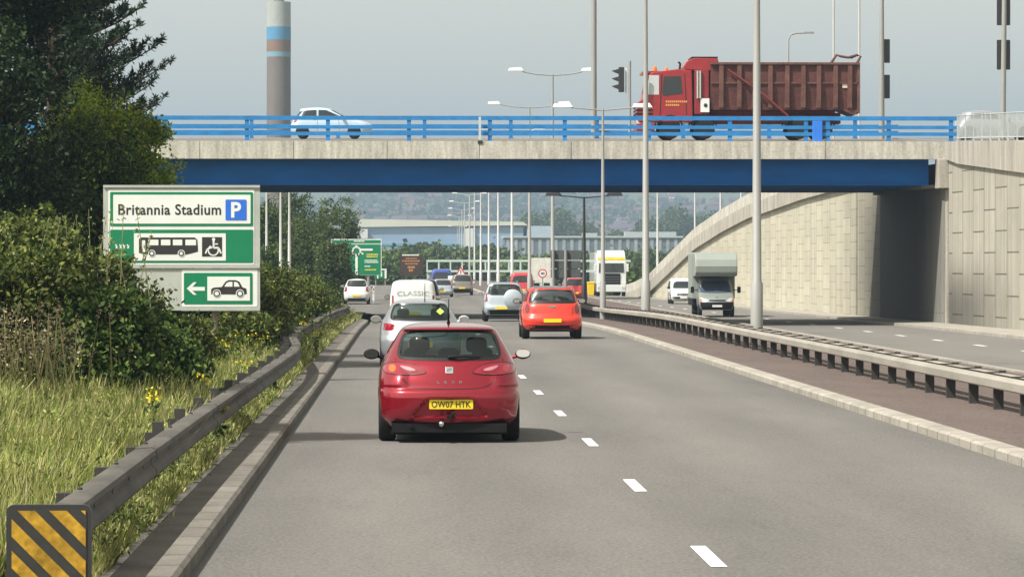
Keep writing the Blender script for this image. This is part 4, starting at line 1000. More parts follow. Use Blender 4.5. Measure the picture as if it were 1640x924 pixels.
# ---- orange red crossover
MINI = [(.28, .80, .14, 4.0, .28, .10, .22, .03), (.40, .88, .04, 4.12, .30, .12, .25, .03), (.55, .895, .0, 4.15, .32, .13, .28, .03), (.64, .895, .02, 4.15, .33, .13, .28, .03), (.72, .885, .09, 4.12, .34, .13, .28, .04), (.90, .875, .12, 3.9, .34, .13, .25, .04), (1.0, .86, .15, 3.3, .33, .13, .2, .04),
        (1.08, .80, .22, 2.95, .30, .12, .18, .05), (1.3, .735, .36, 2.7, .28, .1, .15, .05), (1.44, .69, .44, 2.5, .27, .08, .12, .05), (1.49, .67, .46, 2.45, .26, .07, .1, .05), (1.52, .62, .52, 2.35, .25, .05, .08, .06), (1.545, .5, .8, 2.1, .22, .03, .05, .06), (1.555, .3, 1.1, 1.8, .2, .0, .0, .06)]
rwm = sym(chaikin([(0, 1.45), (.50, 1.44), (.62, 1.40), (.70, 1.13), (.66, 1.09), (0, 1.085)], 1, False)); wsm = sym([(0, 1.44), (.6, 1.42), (.70, 1.1), (0, 1.09)])
sfm = [(1.3, 1.42), (2.3, 1.42), (2.75, 1.1), (1.3, 1.08)]; srm = [(.65, 1.40), (1.22, 1.42), (1.22, 1.08), (.5, 1.1)]
p = at(885, 543, 110)
t, sh, body = base_car('crossover_car', 'bright orange red compact car with black roof in the right lane beside the barrier', 'car', (p.x, 110, roadz(110)), 0, MINI, 4.1, 1.79, 1.555, P_orange, nz=56, wr=.34, ww=.225, wy=(.80, 3.35), cuts=[(rwm, 'rear'), (wsm, 'front'), (sfm, 'side'), (srm, 'side')], N=(22, 6, 24), mirz=1.1, mirm=M_trim)
patch(sh, rwm, 'rear', -.01, 'rear_window', M_glass, t, skirt=0); patch(sh, wsm, 'front', -.01, 'windscreen', M_glass, t, skirt=0)
for s in ('left', 'right'):
    for q in (sfm, srm): patch(sh, q, s, -.01, 'side_window', M_glass, t, skirt=0)
ribbon(sh, rwm + [rwm[0]], .09, 'rear', .004, 'window_surround', M_seal, t, 0)
patch(sh, [(-.62, .35), (.62, .35), (.62, 2.5), (-.62, 2.5)], 'top', .006, 'roof_panel', mat('roof_black', (.03, .035, .04), .3, coat=.6), t, step=.1, skirt=.01)
ribbon(sh, [(-.66, 1.475), (.66, 1.475)], .07, 'rear', .02, 'roof_spoiler', mat('roof_black', (.03, .035, .04)), t, 0)
for s in (-1, 1):
    q = chaikin([(.67, .80), (.67, 1.0), (.73, 1.06), (.80, 1.02), (.80, .80), (.74, .75)], 2); patch(sh, q if s > 0 else mirror(q), 'rear', .012, 'tail_light', M_taild, t, step=.05)
    q = chaikin([(.55, .72), (.60, .95), (.8, .92), (.8, .75)], 2); patch(sh, q if s > 0 else mirror(q), 'front', .008, 'headlight', M_clear, t, step=.05)
b = MB(); h = sh.hit(0, .96, 'rear')[0]; b.prism(rrect(-.10, -.028, .10, .028, .02), -.02, .01); b.prism(circ(0, 0, .048, 16), -.028, 0.0); o = b.build('badge', M_chrome, t, loc=(0, h.y, .955))
q = sym([(0, .40), (.78, .42), (.82, .30), (0, .285)]); patch(sh, q, 'rear', .008, 'lower_bumper', M_trim, t, step=.08); patch(sh, q, 'front', .008, 'lower_bumper', M_trim, t, step=.08)
q = rrect(-.36, .475, .36, .625, .02); patch(sh, q, 'rear', .003, 'plate_recess', M_trim, t, step=.08)
h = sh.hit(0, .55, 'rear')[0]; plate(t, 0, h.y - .012, .55, 'MB61 KFO' if False else None, M_pyel)
ribbon(sh, [(-.60, 1.02), (-.60, .74), (-.55, .69), (.55, .69), (.60, .74), (.60, 1.02)], .012, 'rear', .002, 'tailgate_gap', M_seal, t, 1)
b = MB(); b.box(-.65, .65, .2, 3.8, .22, .30); b.build('underbody', M_trim, t); seats(t, (-.36, .36), 1.7, 1.1); seats(t, (-.4, .4), .95, 1.0, w=.22)

# ---- off-roader with a spare wheel, boxy cars, vans
def boxy(name, label, cat, px, D, lv, L, Wd, H, pm, z=None, rz=0, base=(4.3, 1.79, 1.67), win=None, open_=False, spare=False, front=False, lampz=(.85, 1.25), wz=(1.14, 1.58), rails=False, group=None, wr=.33, plate_c=None, rear_blank=False, lampm=None, y0=None, ns=(18, 5, 20), frontlamp=(.62, .82)):
    p = at(px, 425, D); z = gz(p.x, D) if z is None else z
    lv = scale_lv(lv, L, Wd, H, *base); a, c, l = Wd / base[1], H / base[2], L / base[0]; a2, c2 = a, c
    hw = .70 * a; rw = sym(chaikin([(0, wz[1] * c), (.60 * a, wz[1] * c - .02), (.70 * a, wz[0] * c + .06), (.69 * a, wz[0] * c), (0, wz[0] * c)], 1, False))
    sf = [(1.4 * l, wz[1] * c - .04), (2.5 * l, wz[1] * c - .05), (2.95 * l, wz[0] * c), (1.4 * l, wz[0] * c)]; sr = [(.5 * l, wz[1] * c - .05), (1.3 * l, wz[1] * c - .04), (1.3 * l, wz[0] * c), (.4 * l, wz[0] * c)]
    cuts = [(rw, 'rear'), (rw, 'front'), (sf, 'side'), (sr, 'side')] if open_ else None
    t, sh, body = base_car(name, label, cat, (p.x, D, z), rz, lv, L, Wd, H, pm, nz=40, wr=wr, ww=.21, wy=(.75 * l, 3.35 * l), cuts=cuts, N=ns, group=group, mirm=M_trim if not open_ else pm, mirz=wz[0] * c + .04)
    off, sk = (-.01, 0) if open_ else (.004, .01); win = win or (M_glass if open_ else M_dglass)
    if not rear_blank: patch(sh, rw, 'rear', off, 'rear_window', win, t, skirt=sk); ribbon(sh, rw + [rw[0]], .04, 'rear', .006, 'window_seal', M_seal, t, 0)
    patch(sh, rw, 'front', off, 'windscreen', win, t, skirt=sk)
    for s in ('left', 'right'):
        for q in (sf, sr) if not rear_blank else (sf,): patch(sh, q, s, off, 'side_window', win, t, skirt=sk)
    for s in (-1, 1):
        q = rrect(.72 * a, lampz[0] * c, .86 * a, lampz[1] * c, .03); patch(sh, q if s > 0 else mirror(q), 'rear', .008, 'tail_light', lampm or M_tail, t, step=.06)
        q = chaikin([(.52 * a, frontlamp[0] * c), (.55 * a, frontlamp[1] * c), (.82 * a, frontlamp[1] * c + .03), (.82 * a, frontlamp[0] * c)], 1); patch(sh, q if s > 0 else mirror(q), 'front', .008, 'headlight', M_clear, t, step=.06)
    q = sym([(0, .50 * c), (.80 * a, .50 * c), (.80 * a, .30 * c), (0, .30 * c)]); patch(sh, q, 'rear', .01, 'bumper', M_trim, t, step=.1)
    q = sym([(0, .52 * c), (.78 * a, .50 * c), (.78 * a, .30 * c), (0, .28 * c)]); patch(sh, q, 'front', .01, 'bumper', M_trim, t, step=.1)
    q = sym([(0, .74 * c), (.48 * a, .74 * c), (.46 * a, .60 * c), (0, .60 * c)]); patch(sh, q, 'front', .01, 'grille', M_trim, t, step=.1)
    h = sh.hit(0, .56 * c, 'rear')[0]; plate(t, -.14 if spare else 0, h.y - .02, .58 * c, None, M_pyel); h = sh.hit(0, .45 * c, 'front')[0]; plate(t, 0, h.y + .02, .46 * c, None, M_pwhite)
    b = MB(); b.box(-.62 * a, .62 * a, .2, L - .4, .2, .32); b.build('underbody', M_trim, t)
    if spare:
        b = MB(); b.lathe([(.06, -.22), (.33, -.21), (.40, -.16), (.405, .0), (.37, .1)], (.36, .08, .98), 'y', 30); b.build('spare_wheel_cover', P_white if spare == 2 else pm, t, smooth=50)
    if rails:
        for s in (-1, 1): b = MB(); b.tube([(s * .56, .55, H - .03), (s * .56, .6, H + .03), (s * .56, 2.2, H + .03), (s * .56, 2.3, H - .02)], .018, 6); b.build('roof_rail', M_chrome, t)
    if open_: seats(t, (-.36, .36), 1.8, 1.15 * c); seats(t, (-.36, .36), 1.05, 1.05 * c, w=.22)
    return t, sh
t, sh = boxy('off_roader', 'pale silver off-roader with a white spare wheel cover on its tailgate', 'car', 808, 160, SUVL, 4.1, 1.80, 1.68, P_blueg, open_=True, spare=1, rails=True)
VL = VANL
t, sh = boxy('van', 'white van with CLASSIC lettered across its blanked rear door, in the left lane', 'van', 661.5, 141, VL, 4.2, 1.78, 1.84, P_white, base=(4.3, 1.76, 1.825), rear_blank=True, lampz=(.85, 1.25), wz=(1.12, 1.62), z=-.22)
for x, h_ in ((0, 1.15),):
    hh = sh.hit(0, 1.36, 'rear')[0]; text('lettering', 'CLASSIC', 1.22, .17, (0, hh.y - .008, 1.34), mat('lettering_grey', (.25, .3, .3), .5), t, thick=.004, rx=-.12)
hh = sh.hit(0, 1.0, 'rear')[0]; b = MB(); b.box(-.06, .06, -.02, .02, -.03, .03); b.build('handle', M_trim, t, loc=(0, hh.y - .01, 1.0)); b = MB(); ribbon(sh, [(-.8, .98), (.8, .98)], .03, 'rear', .004, 'door_gap', M_seal, t, 0)
t, sh = boxy('estate_car', 'blue grey car mostly hidden in front of the white lettered van', 'car', 676, 186, SUVL, 4.3, 1.82, 1.78, P_dgrey, wz=(1.14, 1.58))
t, sh = boxy('off_roader', 'small beige off-roader far ahead below the red warning triangle', 'car', 740, 309, SUVL, 4.2, 1.86, 1.72, P_gold, spare=0, open_=False)
t, sh = hatch('people_carrier', 'white car turning off on the far left below the green direction sign', 'car', 571, 0, 237, P_white, L=4.1, Wd=1.68, H=1.62, open_=False, win=M_dglass, lamps=chaikin([(.62, .72), (.62, 1.0), (.80, 1.02), (.84, .95), (.84, .72)], 1))
t, sh = boxy('car', 'dark blue car with pale front half seen left of the white roadside panel', 'car', 708.5, 292, SUVL, 4.2, 1.7, 1.45, P_blueg, z=-.35)
t, sh = boxy('van', 'dark blue van standing in the distance behind the cars in the left lane', 'van', 707, 330, VANL, 5.0, 1.9, 2.35, P_blue, base=(4.3, 1.76, 1.825), z=-.5)
t, sh = boxy('van', 'red van partly hidden behind the silver off-roader', 'van', 836, 285, VANL, 4.8, 1.8, 1.95, P_red2, base=(4.3, 1.76, 1.825), z=-.32)
t, sh = boxy('car', 'red car in the distance just left of the black lamp post', 'car', 921, 262, SUVL, 4.2, 1.8, 1.62, P_red2, z=-.33)
# oncoming white van
p = at(1089, 425, 266)
t, sh = boxy('van', 'small white van coming towards the camera beside the sloping wall', 'van', 1088, 266 + 4.3, VANL, 4.3, 1.76, 1.84, P_white, base=(4.3, 1.76, 1.825), rz=math.pi, wz=(1.10, 1.60), frontlamp=(.70, .86))
# ---- grey luton van (front towards the camera); local +y is its front
p = at(1152, 508, 198); LZ = RZ
LUT = [(.38, .80, 2.2, 4.95, .2, .02, .15, .02), (.5, .88, 2.15, 5.08, .2, .02, .2, .02), (.75, .93, 2.1, 5.10, .22, .02, .25, .02), (.95, .94, 2.1, 5.02, .22, .02, .28, .02), (1.1, .94, 2.1, 4.75, .22, .02, .25, .02), (1.28, .93, 2.1, 4.25, .2, .02, .2, .02), (1.45, .91, 2.1, 4.0, .2, .02, .18, .02), (1.98, .82, 2.1, 3.45, .2, .02, .12, .02), (2.08, .75, 2.1, 3.2, .2, .02, .1, .02)]
t = thing('box_van', 'grey green box van with a rounded overcab body, coming out from under the bridge', 'van', (p.x - .05, 198 + 5.1, LZ), math.pi - .012)
b = loft(LUT, 44, None, (18, 6, 16)); sh = Shell(b); b.build('cab', P_grey, t, smooth=40)
# overcab box: side profile (y,z)
prof = [(-1.6, .95), (2.55, .95), (2.55, 2.12), (4.35, 2.18), (4.52, 2.35), (4.55, 2.7), (4.42, 3.05), (4.15, 3.28), (3.7, 3.42), (-1.6, 3.45)]
b = MB(); b.prism(prof, -1.12, 1.12, 'x'); b.build('box_body', mat('box_grey', (.23, .26, .235), .5, var=.06, scale=1), t, bevel=.05)
b = MB(); b.box(-1.12, 1.12, -1.6, 2.0, .60, .948); b.build('chassis', M_trim, t)
ws = sym(chaikin([(0, 1.93), (.62, 1.92), (.72, 1.86), (.84, 1.36), (.80, 1.30), (0, 1.27)], 1, False))
patch(sh, ws, 'front', .008, 'windscreen', glassmat('windscreen_glass', (.05, .07, .11), 0.0), t)
for s in ('left', 'right'): patch(sh, [(2.7, 1.9), (3.3, 1.88), (4.0, 1.35), (2.7, 1.30)], s, .006, 'side_window', M_dglass, t)
q = sym([(0, .93), (.40, .93), (.46, .86), (0, .85)]); patch(sh, q, 'front', .008, 'grille', M_trim, t)
q = sym([(0, .80), (.92, .80), (.9, .42), (0, .40)]); patch(sh, q, 'front', .014, 'bumper', M_trim, t)
for s in (-1, 1):
    q = chaikin([(.50, .82), (.52, .93), (.70, 1.02), (.90, 1.04), (.90, .82)], 1); o = patch(sh, q if s > 0 else mirror(q), 'front', .01, 'headlight', M_clear if s > 0 else M_clear, t)
    q = rrect(.80, .83, .90, .98, .02); patch(sh, q if s > 0 else mirror(q), 'front', .018, 'indicator', M_ind, o)
    b = MB(); b.box(s * .93, s * 1.22, 3.95, 4.0, 1.42, 1.46); b.prism(rrect(s * 1.24 - .09, 1.28, s * 1.24 + .09, 1.62, .04), 3.9, 4.02); b.build('wing_mirror', M_trim, t)
    wheel(t, s * .96, 4.1, .34, .21); wheel(t, s * 1.02, 0.2, .34, .35)
    b = MB(); b.box(s * 1.122, s * 1.128, 2.5, 2.54, 1.0, 3.2); b.build('box_seam', M_trim, t)
h = sh.hit(0, .62, 'front')[0]; plate(t, 0, h.y + .03, .60, None, M_pwhite)
b = MB(); b.ball((0, 0, 0), (.09, .02, .035)); hh = sh.hit(0, 1.04, 'front')[0]; b.build('badge', mat('badge_blue', (.02, .05, .2), .3), t, loc=(0, hh.y, 1.04))
# ---- white lorry
p = at(979, 474, 306); t = thing('lorry', 'white lorry cab with yellow band coming towards the camera beyond the bridge', 'lorry', (p.x, 308, -.36), math.pi)
b = MB(); b.hexa([(-1.22, .0, .95), (1.22, 0, .95), (1.22, 2.2, .95), (-1.22, 2.2, .95)], [(-1.2, .0, 2.9), (1.2, 0, 2.9), (1.2, 2.1, 2.9), (-1.2, 2.1, 2.9)]); b.hexa([(-1.2, .0, 2.903), (1.2, 0, 2.903), (1.2, 2.0, 2.903), (-1.2, 2.0, 2.903)], [(-1.1, .0, 3.75), (1.1, 0, 3.75), (1.1, 1.5, 3.75), (-1.1, 1.5, 3.75)]); b.box(-1.2, 1.2, .1, 2.3, .35, .94)
b.build('cab', P_white, t, bevel=.06)
b = MB(); b.hexa([(-1.03, 2.13, 1.95), (1.03, 2.13, 1.95), (1.03, 2.20, 1.95), (-1.03, 2.20, 1.95)], [(-1.0, 2.08, 2.7), (1.0, 2.08, 2.7), (1.0, 2.15, 2.7), (-1.0, 2.15, 2.7)]); b.build('windscreen', M_dglass, t)
b = MB(); b.box(-.72, .72, 2.18, 2.24, .75, 1.85); o = b.build('grille', M_trim, t)
for k in range(4): b = MB(); b.box(-.66, .66, 2.245, 2.27, .95 + k * .2, 1.0 + k * .2); b.build('grille_bar', mat('bar_grey', (.12, .12, .12), .4), o)
b = MB(); b.box(-1.12, 1.12, 2.02, 2.06, 2.96, 3.2); b.build('yellow_band', mat('livery_yellow', (.8, .62, .05), .4), t)
for s in (-1, 1):
    b = MB(); b.box(s * .85, s * 1.14, 2.3, 2.33, .62, .85); b.build('headlight', M_clear, t)
    b = MB(); b.box(s * 1.22, s * 1.42, 2.0, 2.1, 2.0, 2.65); b.build('wing_mirror', P_white, t, bevel=.03)
    wheel(t, s * 1.2, 1.2, .5, .3); wheel(t, s * 1.2, -6, .5, .6)
b = MB(); b.box(-1.25, 1.25, -9, -.3, 1.1, 3.6); b.build('trailer', P_white, t)

# ---- red tipper truck on the bridge (front at local -x)
M_tred = mat('truck_red', (0.26, 0.009, 0.014), .35, var=.12, scale=2, coat=.4)
M_bin = mat('rusty_red_bin', (0.095, 0.035, 0.03), .8, var=.35, scale=1.4, bump=.4, bscale=20, var2=.2, scale2=12)
M_binr = mat('rusty_rib', (0.12, 0.055, 0.043), .8, var=.3, scale=2, var2=.2, scale2=12)
TD = 172.3; KS = F / TD
tp = at(1200, 223, TD); T0 = DK + .04 * (TD + 1.3 - B0) + .01
t = thing('tipper_truck', 'red tipper truck with a rusty ribbed skip body crossing the bridge to the left', 'truck', (tp.x, TD + 1.3, T0))
def X(px): return (px - 1200) / KS
def Zt(py): return at(1200, py, TD).z - T0
cabp = [(X(1022), Zt(196)), (X(1019), Zt(180)), (X(1021), Zt(164)), (X(1030), Zt(158)), (X(1037), Zt(122)), (X(1044), Zt(116)), (X(1085), Zt(111)), (X(1108), Zt(113)), (X(1110), Zt(196))]
b = MB(); b.prism(cabp, -1.2, 1.2, 'y'); b.build('cab', M_tred, t, bevel=.05)
b = MB(); b.prism([(X(1063), Zt(123)), (X(1090), Zt(122)), (X(1093), Zt(150)), (X(1062), Zt(154)), (X(1060), Zt(149))], -1.215, -1.19); b.build('side_window', M_dglass, t); b = MB(); b.prism([(X(1063), Zt(123)), (X(1090), Zt(122)), (X(1093), Zt(150)), (X(1062), Zt(154))], 1.19, 1.215); b.build('side_window', M_dglass, t)
b = MB(); b.prism([(X(1059), Zt(119)), (X(1060.5), Zt(119)), (X(1057), Zt(190)), (X(1056), Zt(190))], -1.212, -1.203); b.prism([(X(1096), Zt(119)), (X(1097), Zt(119)), (X(1100), Zt(185)), (X(1099), Zt(185))], -1.212, -1.203); b.build('door_gap', M_seal, t)
b = MB(); b.prism([(X(1034) - .02, Zt(152)), (X(1040.5) - .02, Zt(121)), (X(1055), Zt(121)), (X(1055), Zt(152))], -1.207, 1.207); b.build('windscreen', glassmat('truck_windscreen', (.45, .48, .48), 0.0), t)
b = MB(); 
for k in range(3): b.box(X(1021) - .06, X(1045), -1.22, 1.22, Zt(184) + k * .17, Zt(184) + k * .17 + .08)
b.build('grille', M_trim, t)
b = MB(); b.box(X(1019), X(1048), -1.22, 1.22, .38, .72); b.build('bumper', M_tred, t, bevel=.04); b = MB(); b.box(X(1019) - .03, X(1026), -1.1, -.7, .72, .92); b.build('headlight', M_clear, t)
b = MB(); b.box(X(1036) - .2, X(1060), -1.15, 1.15, Zt(118), Zt(114)); b.build('sun_visor', M_tred, t, bevel=.02)
for px in (1049.5, 1070.5): b = MB(); b.lathe([(.09, 0), (.09, .1), (.07, .2), (0.02, .24)], (X(px), -.8 if px < 1060 else .2, Zt(114)), 'z', 10); b.build('beacon', mat('beacon_orange', (.7, .15, .02), .3), t)
b = MB(); b.prism([(X(1034), Zt(152)), (X(1029), Zt(150)), (X(1031), Zt(120)), (X(1036), Zt(122))], -1.42, -1.36); b.build('wing_mirror', M_trim, t)
for i, (z_, w_) in enumerate(((163, 22), (168.5, 16))): b = MB(); [b.box(X(1066 + k * 3.2), X(1068.4 + k * 3.2), -1.213, -1.2035, Zt(z_) - .05, Zt(z_) + .04) for k in range(int(w_ / 3.2) + (5 if i == 0 else 2))]; b.build('door_lettering', mat('gold_lettering', (.6, .25, .06), .5), t)
# tower behind the cab
b = MB(); b.box(X(1112), X(1136), -1.15, 1.15, Zt(184), Zt(112)); b.build('equipment_housing', mat('housing_dark_red', (.20, .012, .018), .5, var=.2), t, bevel=.04)
b = MB(); b.prism([(X(1095), Zt(107)), (X(1100), Zt(98)), (X(1112), Zt(93)), (X(1150), Zt(94)), (X(1152), Zt(104)), (X(1140), Zt(114)), (X(1098), Zt(112))], -1.15, 1.15); b.build('sheeting_hood', M_tred, t, bevel=.04)
b = MB(); b.box(X(1108), X(1150), -1.1, 1.1, Zt(93.5), Zt(91)); b.tube([(X(1089), -.9, Zt(112)), (X(1090), -.9, Zt(102)), (X(1087), -.9, Zt(99))], .05, 8); b.build('hood_frame', M_trim, t)
for px in (1117, 1121.5): b = MB(); b.tube([(X(px), -1.22, Zt(158)), (X(px), -1.22, Zt(114))], .05, 10); b.build('exhaust_stack', M_chrome, t, smooth=50)
b = MB(); b.box(X(1122), X(1136), -1.23, -1.16, Zt(180), Zt(158)); o = b.build('white_box', M_swhite, t); b = MB(); b.prism(circ(X(1130), Zt(169), .09, 12), -1.245, -1.232); b.build('black_mark', M_blk, o)
# skip body
x0, x1 = X(1138), X(1376); zt_, zm, zb_ = Zt(101), Zt(133), Zt(176)
body = [(-1.25, zt_), (-1.25, zm), (-1.12, zb_), (1.12, zb_), (1.25, zm), (1.25, zt_), (1.18, zt_), (1.18, zm), (1.06, zb_ + .06), (-1.06, zb_ + .06), (-1.18, zm), (-1.18, zt_)]
b = MB(); b.prism(body, x0, x1, 'x'); b.add([(x0, -1.18, zt_), (x0, -1.12, zb_), (x0, 1.12, zb_), (x0, 1.18, zt_), (x0 + .06, -1.18, zt_), (x0 + .06, -1.12, zb_), (x0 + .06, 1.12, zb_), (x0 + .06, 1.18, zt_)], [(0, 1, 2, 3), (7, 6, 5, 4), (0, 3, 7, 4)])
b.add([(x1 - .06, -1.18, zt_), (x1 - .06, -1.12, zb_), (x1 - .06, 1.12, zb_), (x1 - .06, 1.18, zt_), (x1, -1.18, zt_), (x1, -1.12, zb_), (x1, 1.12, zb_), (x1, 1.18, zt_)], [(0, 1, 2, 3), (7, 6, 5, 4), (0, 3, 7, 4)])
sk = b.build('skip_body', M_bin, t)
b = MB()
for px in (1155, 1184, 1208, 1234, 1261, 1287, 1312, 1339, 1362): b.prism([(-1.251, zt_ - .05), (-1.36, zt_ - .05), (-1.36, zm), (-1.30, zb_ + .1), (-1.20, zb_ - .02), (-1.121, zb_ + .1)], X(px) - .10, X(px) + .10, 'x')
b.build('ribs', M_binr, sk)
b = MB(); b.box(x0 - .02, x1 + .02, -1.39, -1.255, zt_ - .08, zt_ + .02); b.box(x0, x1, -1.30, -1.255, zm - .04, zm + .03); b.box(x0 - .02, x1 + .02, 1.255, 1.39, zt_ - .08, zt_ + .02); b.build('rims', M_binr, sk)
b = MB(); b.box(X(1374), X(1378), -1.3, 1.3, zb_ - .15, zt_); b.prism([(X(1350), zb_), (X(1376), zb_), (X(1370), zb_ - .25), (X(1354), zb_ - .05)], -1.2, 1.2); b.build('tailboard', M_binr, sk)
b = MB(); b.tube([(X(1332), -1.1, zt_), (X(1341), -1.1, Zt(88)), (X(1348), -1.1, Zt(90)), (X(1360), -1.1, Zt(92)), (X(1374), -1.1, Zt(88)), (X(1380), -1.1, Zt(90)), (X(1374), -1.1, zt_)], .06, 8); b.tube([(X(1374), -1.1, Zt(88)), (X(1374), 1.1, Zt(88))], .06, 8); b.build('rear_hoop', M_binr, sk)
b = MB(); b.tube([(X(1165), -1.40, Zt(112)), (X(1220), -1.40, Zt(150)), (X(1262), -1.40, Zt(186))], .05, 8); b.build('hydraulic_arm', mat('faded_red', (.17, .03, .03), .6), t)
b = MB(); b.box(X(1350), X(1358), -1.262, -1.2515, Zt(141), Zt(134)); b.build('placard', mat('placard_cream', (.6, .5, .4), .6), sk)
b = MB(); b.box(X(1108), X(1350), -.55, .55, .75, Zt(180)); b.box(X(1140), X(1340), -.8, .8, Zt(181), zb_ - .02); b.build('chassis', mat('chassis_red', (.12, .012, .015), .7, var=.3), t)
for px in (1073, 1128, 1185 + 95, 1318):
    x = X(px)
    for s in (-1, 1):
        b = MB(); b.lathe([(.30, -.15), (.45, -.15), (.5, -.1), (.5, .1), (.45, .15), (.30, .15)], (0, 0, 0), 'y', 26); o = b.build('wheel', M_tyre, t, smooth=40, loc=(x, s * 1.03, .5)); b = MB(); b.lathe([(.31, -.1), (.31, .1), (.12, .12)], (0, 0, 0), 'y', 16); b.lathe([(.12, -.14), (.12, .14)], (0, 0, 0), 'y', 10); b.build('rim', M_rim, o, smooth=40)
        b = MB(); arc = [(x + .62 * math.cos(R(a)), .5 + .62 * math.sin(R(a))) for a in range(15, 170, 15)]; arc2 = [(x + .57 * math.cos(R(a)), .5 + .57 * math.sin(R(a))) for a in range(165, 10, -15)]; b.prism(arc + arc2, s * 1.03 - .2, s * 1.03 + .2); b.build('mudguard', M_trim, t)
# ---- small car on the bridge, front to the right (+x)
CD = 181; k = CD / F
p = at(530, 222, CD)
lv = scale_lv(HATCH, 3.95, 1.66, 1.50, 4.3, 1.77, 1.455)
t, sh, body = base_car('hatchback', 'pale blue white hatchback crossing the bridge to the right behind the railings', 'car', (p.x - 1.97, CD, DK + .04 * (CD - B0) + .01), R(-90), lv, 3.95, 1.66, 1.50, paint('pale_ice_paint', (.40, .52, .64), .0), nz=44, wr=.29, ww=.18, wy=(.62, 3.1), N=(14, 5, 26), mirz=1.03, mirm=M_trim)
for s in ('left', 'right'):
    for q in ([(.55, 1.05), (.68, 1.33), (1.30, 1.37), (1.30, 1.02)], [(1.38, 1.37), (1.75, 1.36), (2.45, 1.05), (1.38, 1.02)]): patch(sh, q, s, .004, 'side_window', M_dglass, t)
    ribbon(sh, [(1.34, 1.4), (1.34, .35)], .012, s, .003, 'door_gap', M_seal, t, 0); ribbon(sh, [(2.35, 1.02), (2.4, .35)], .012, s, .003, 'door_gap', M_seal, t, 0)
    patch(sh, chaikin([(.12, .72), (.16, .98), (.34, 1.0), (.36, .78)], 1), s, .005, 'tail_light', M_tail, t); patch(sh, [(1.15, .87), (1.28, .87), (1.28, .90), (1.15, .90)], s, .01, 'handle', M_trim, t)
patch(sh, [(-.55, 1.3), (.55, 1.3), (.6, 1.08), (-.6, 1.08)], 'rear', .004, 'rear_window', M_dglass, t); patch(sh, [(-.5, 1.38), (.5, 1.38), (.6, 1.05), (-.6, 1.05)], 'front', .004, 'windscreen', M_dglass, t)
for s in (-1, 1): patch(sh, [(.5 * s, .65), (.5 * s, .78), (.72 * s, .78), (.72 * s, .65)][::s], 'front', .006, 'headlight', M_clear, t)
# ---- white van passing behind the grey railing at the right, low roofs seen through the bridge railing
def parked(px, D, zb, label, pm, name='car', H=1.5, L=4.2, cat='car'):
    p = at(px, 200, D); t, sh, body = base_car(name, label, cat, (p.x - L / 2, D, zb), R(-90), scale_lv(HATCH, L, 1.7, H, 4.3, 1.77, 1.455), L, 1.7, H, pm, nz=30, wr=.29, ww=.18, wy=(.7, 3.25), N=(10, 4, 20), mirm=M_trim)
    for s in ('left', 'right'):
        for q in ([(.8, 1.02), (.95, 1.27), (1.55, 1.31), (1.55, .99)], [(1.63, 1.31), (2.0, 1.3), (2.6, 1.0), (1.63, .99)]): patch(sh, [(a * L / 4.3, c * H / 1.455) for a, c in q], s, .004, 'side_window', M_dglass, t)
    return t
parked(1592, 172, DK + .2, 'silver car behind the grey pedestrian railing at the right edge', P_silver, L=3.9, H=1.35)

# ------------------------------------------------------------------ foliage
def leaves(name, P, size, m, parent=None, aspect=.5, up=0.0, wob=.35, seed=1, dirs=None):
    g = np.random.default_rng(seed); n = len(P)
    a = g.normal(size=(n, 3)) if dirs is None else dirs + g.normal(size=(n, 3)) * wob
    a[:, 2] += up; a /= np.linalg.norm(a, axis=1, keepdims=True) + 1e-9
    c = g.normal(size=(n, 3)); bvec = np.cross(a, c); bvec /= np.linalg.norm(bvec, axis=1, keepdims=True) + 1e-9
    s = size * (0.6 + 0.8 * g.random((n, 1)))
    V = np.empty((n, 4, 3)); V[:, 0] = P; V[:, 1] = P + a * s * .5 + bvec * s * aspect * .5; V[:, 2] = P + a * s; V[:, 3] = P + a * s * .5 - bvec * s * aspect * .5
    return rawmesh(name, V.reshape(-1, 3), 4, m, parent)
def rawmesh(name, V, k, m, parent=None):
    n = len(V) // k; me = bpy.data.meshes.new(name); me.vertices.add(len(V)); me.vertices.foreach_set('co', V.astype(np.float32).ravel())
    me.loops.add(n * k); me.loops.foreach_set('vertex_index', np.arange(n * k, dtype=np.int32)); me.polygons.add(n)
    me.polygons.foreach_set('loop_start', np.arange(0, n * k, k, dtype=np.int32)); me.polygons.foreach_set('loop_total', np.full(n, k, dtype=np.int32))
    me.materials.append(m); me.update(calc_edges=True); o = bpy.data.objects.new(name, me); COL.objects.link(o); o.parent = parent
    return o
def crown_points(c, r, nclump, nleaf, seed, clump=.45, shell=.55, lump=.25, zmin=None):
    g = np.random.default_rng(seed); c = np.array(c, float); r = np.array(r, float)
    d = g.normal(size=(nclump, 3)); d /= np.linalg.norm(d, axis=1, keepdims=True)
    ph = g.random(6) * 6
    lumpf = 1 + lump * (np.sin(d[:, 0] * 3.1 + ph[0]) * np.cos(d[:, 2] * 2.7 + ph[1]) + .5 * np.sin(d[:, 1] * 5 + ph[2] + d[:, 2] * 4))
    rad = (shell + (1 - shell) * g.random(nclump)) * lumpf
    C = c + d * r * rad[:, None]
    if zmin is not None: C[:, 2] = np.maximum(C[:, 2], zmin + .3 * g.random(nclump))
    cs = clump * (0.5 + g.random(nclump)); out = []
    q = g.normal(size=(nclump, nleaf, 3)); q /= np.linalg.norm(q, axis=2, keepdims=True)
    rr = g.random((nclump, nleaf, 1)) ** .45
    P = C[:, None, :] + q * rr * cs[:, None, None] * np.array([1, 1, .7])
    return P.reshape(-1, 3), C
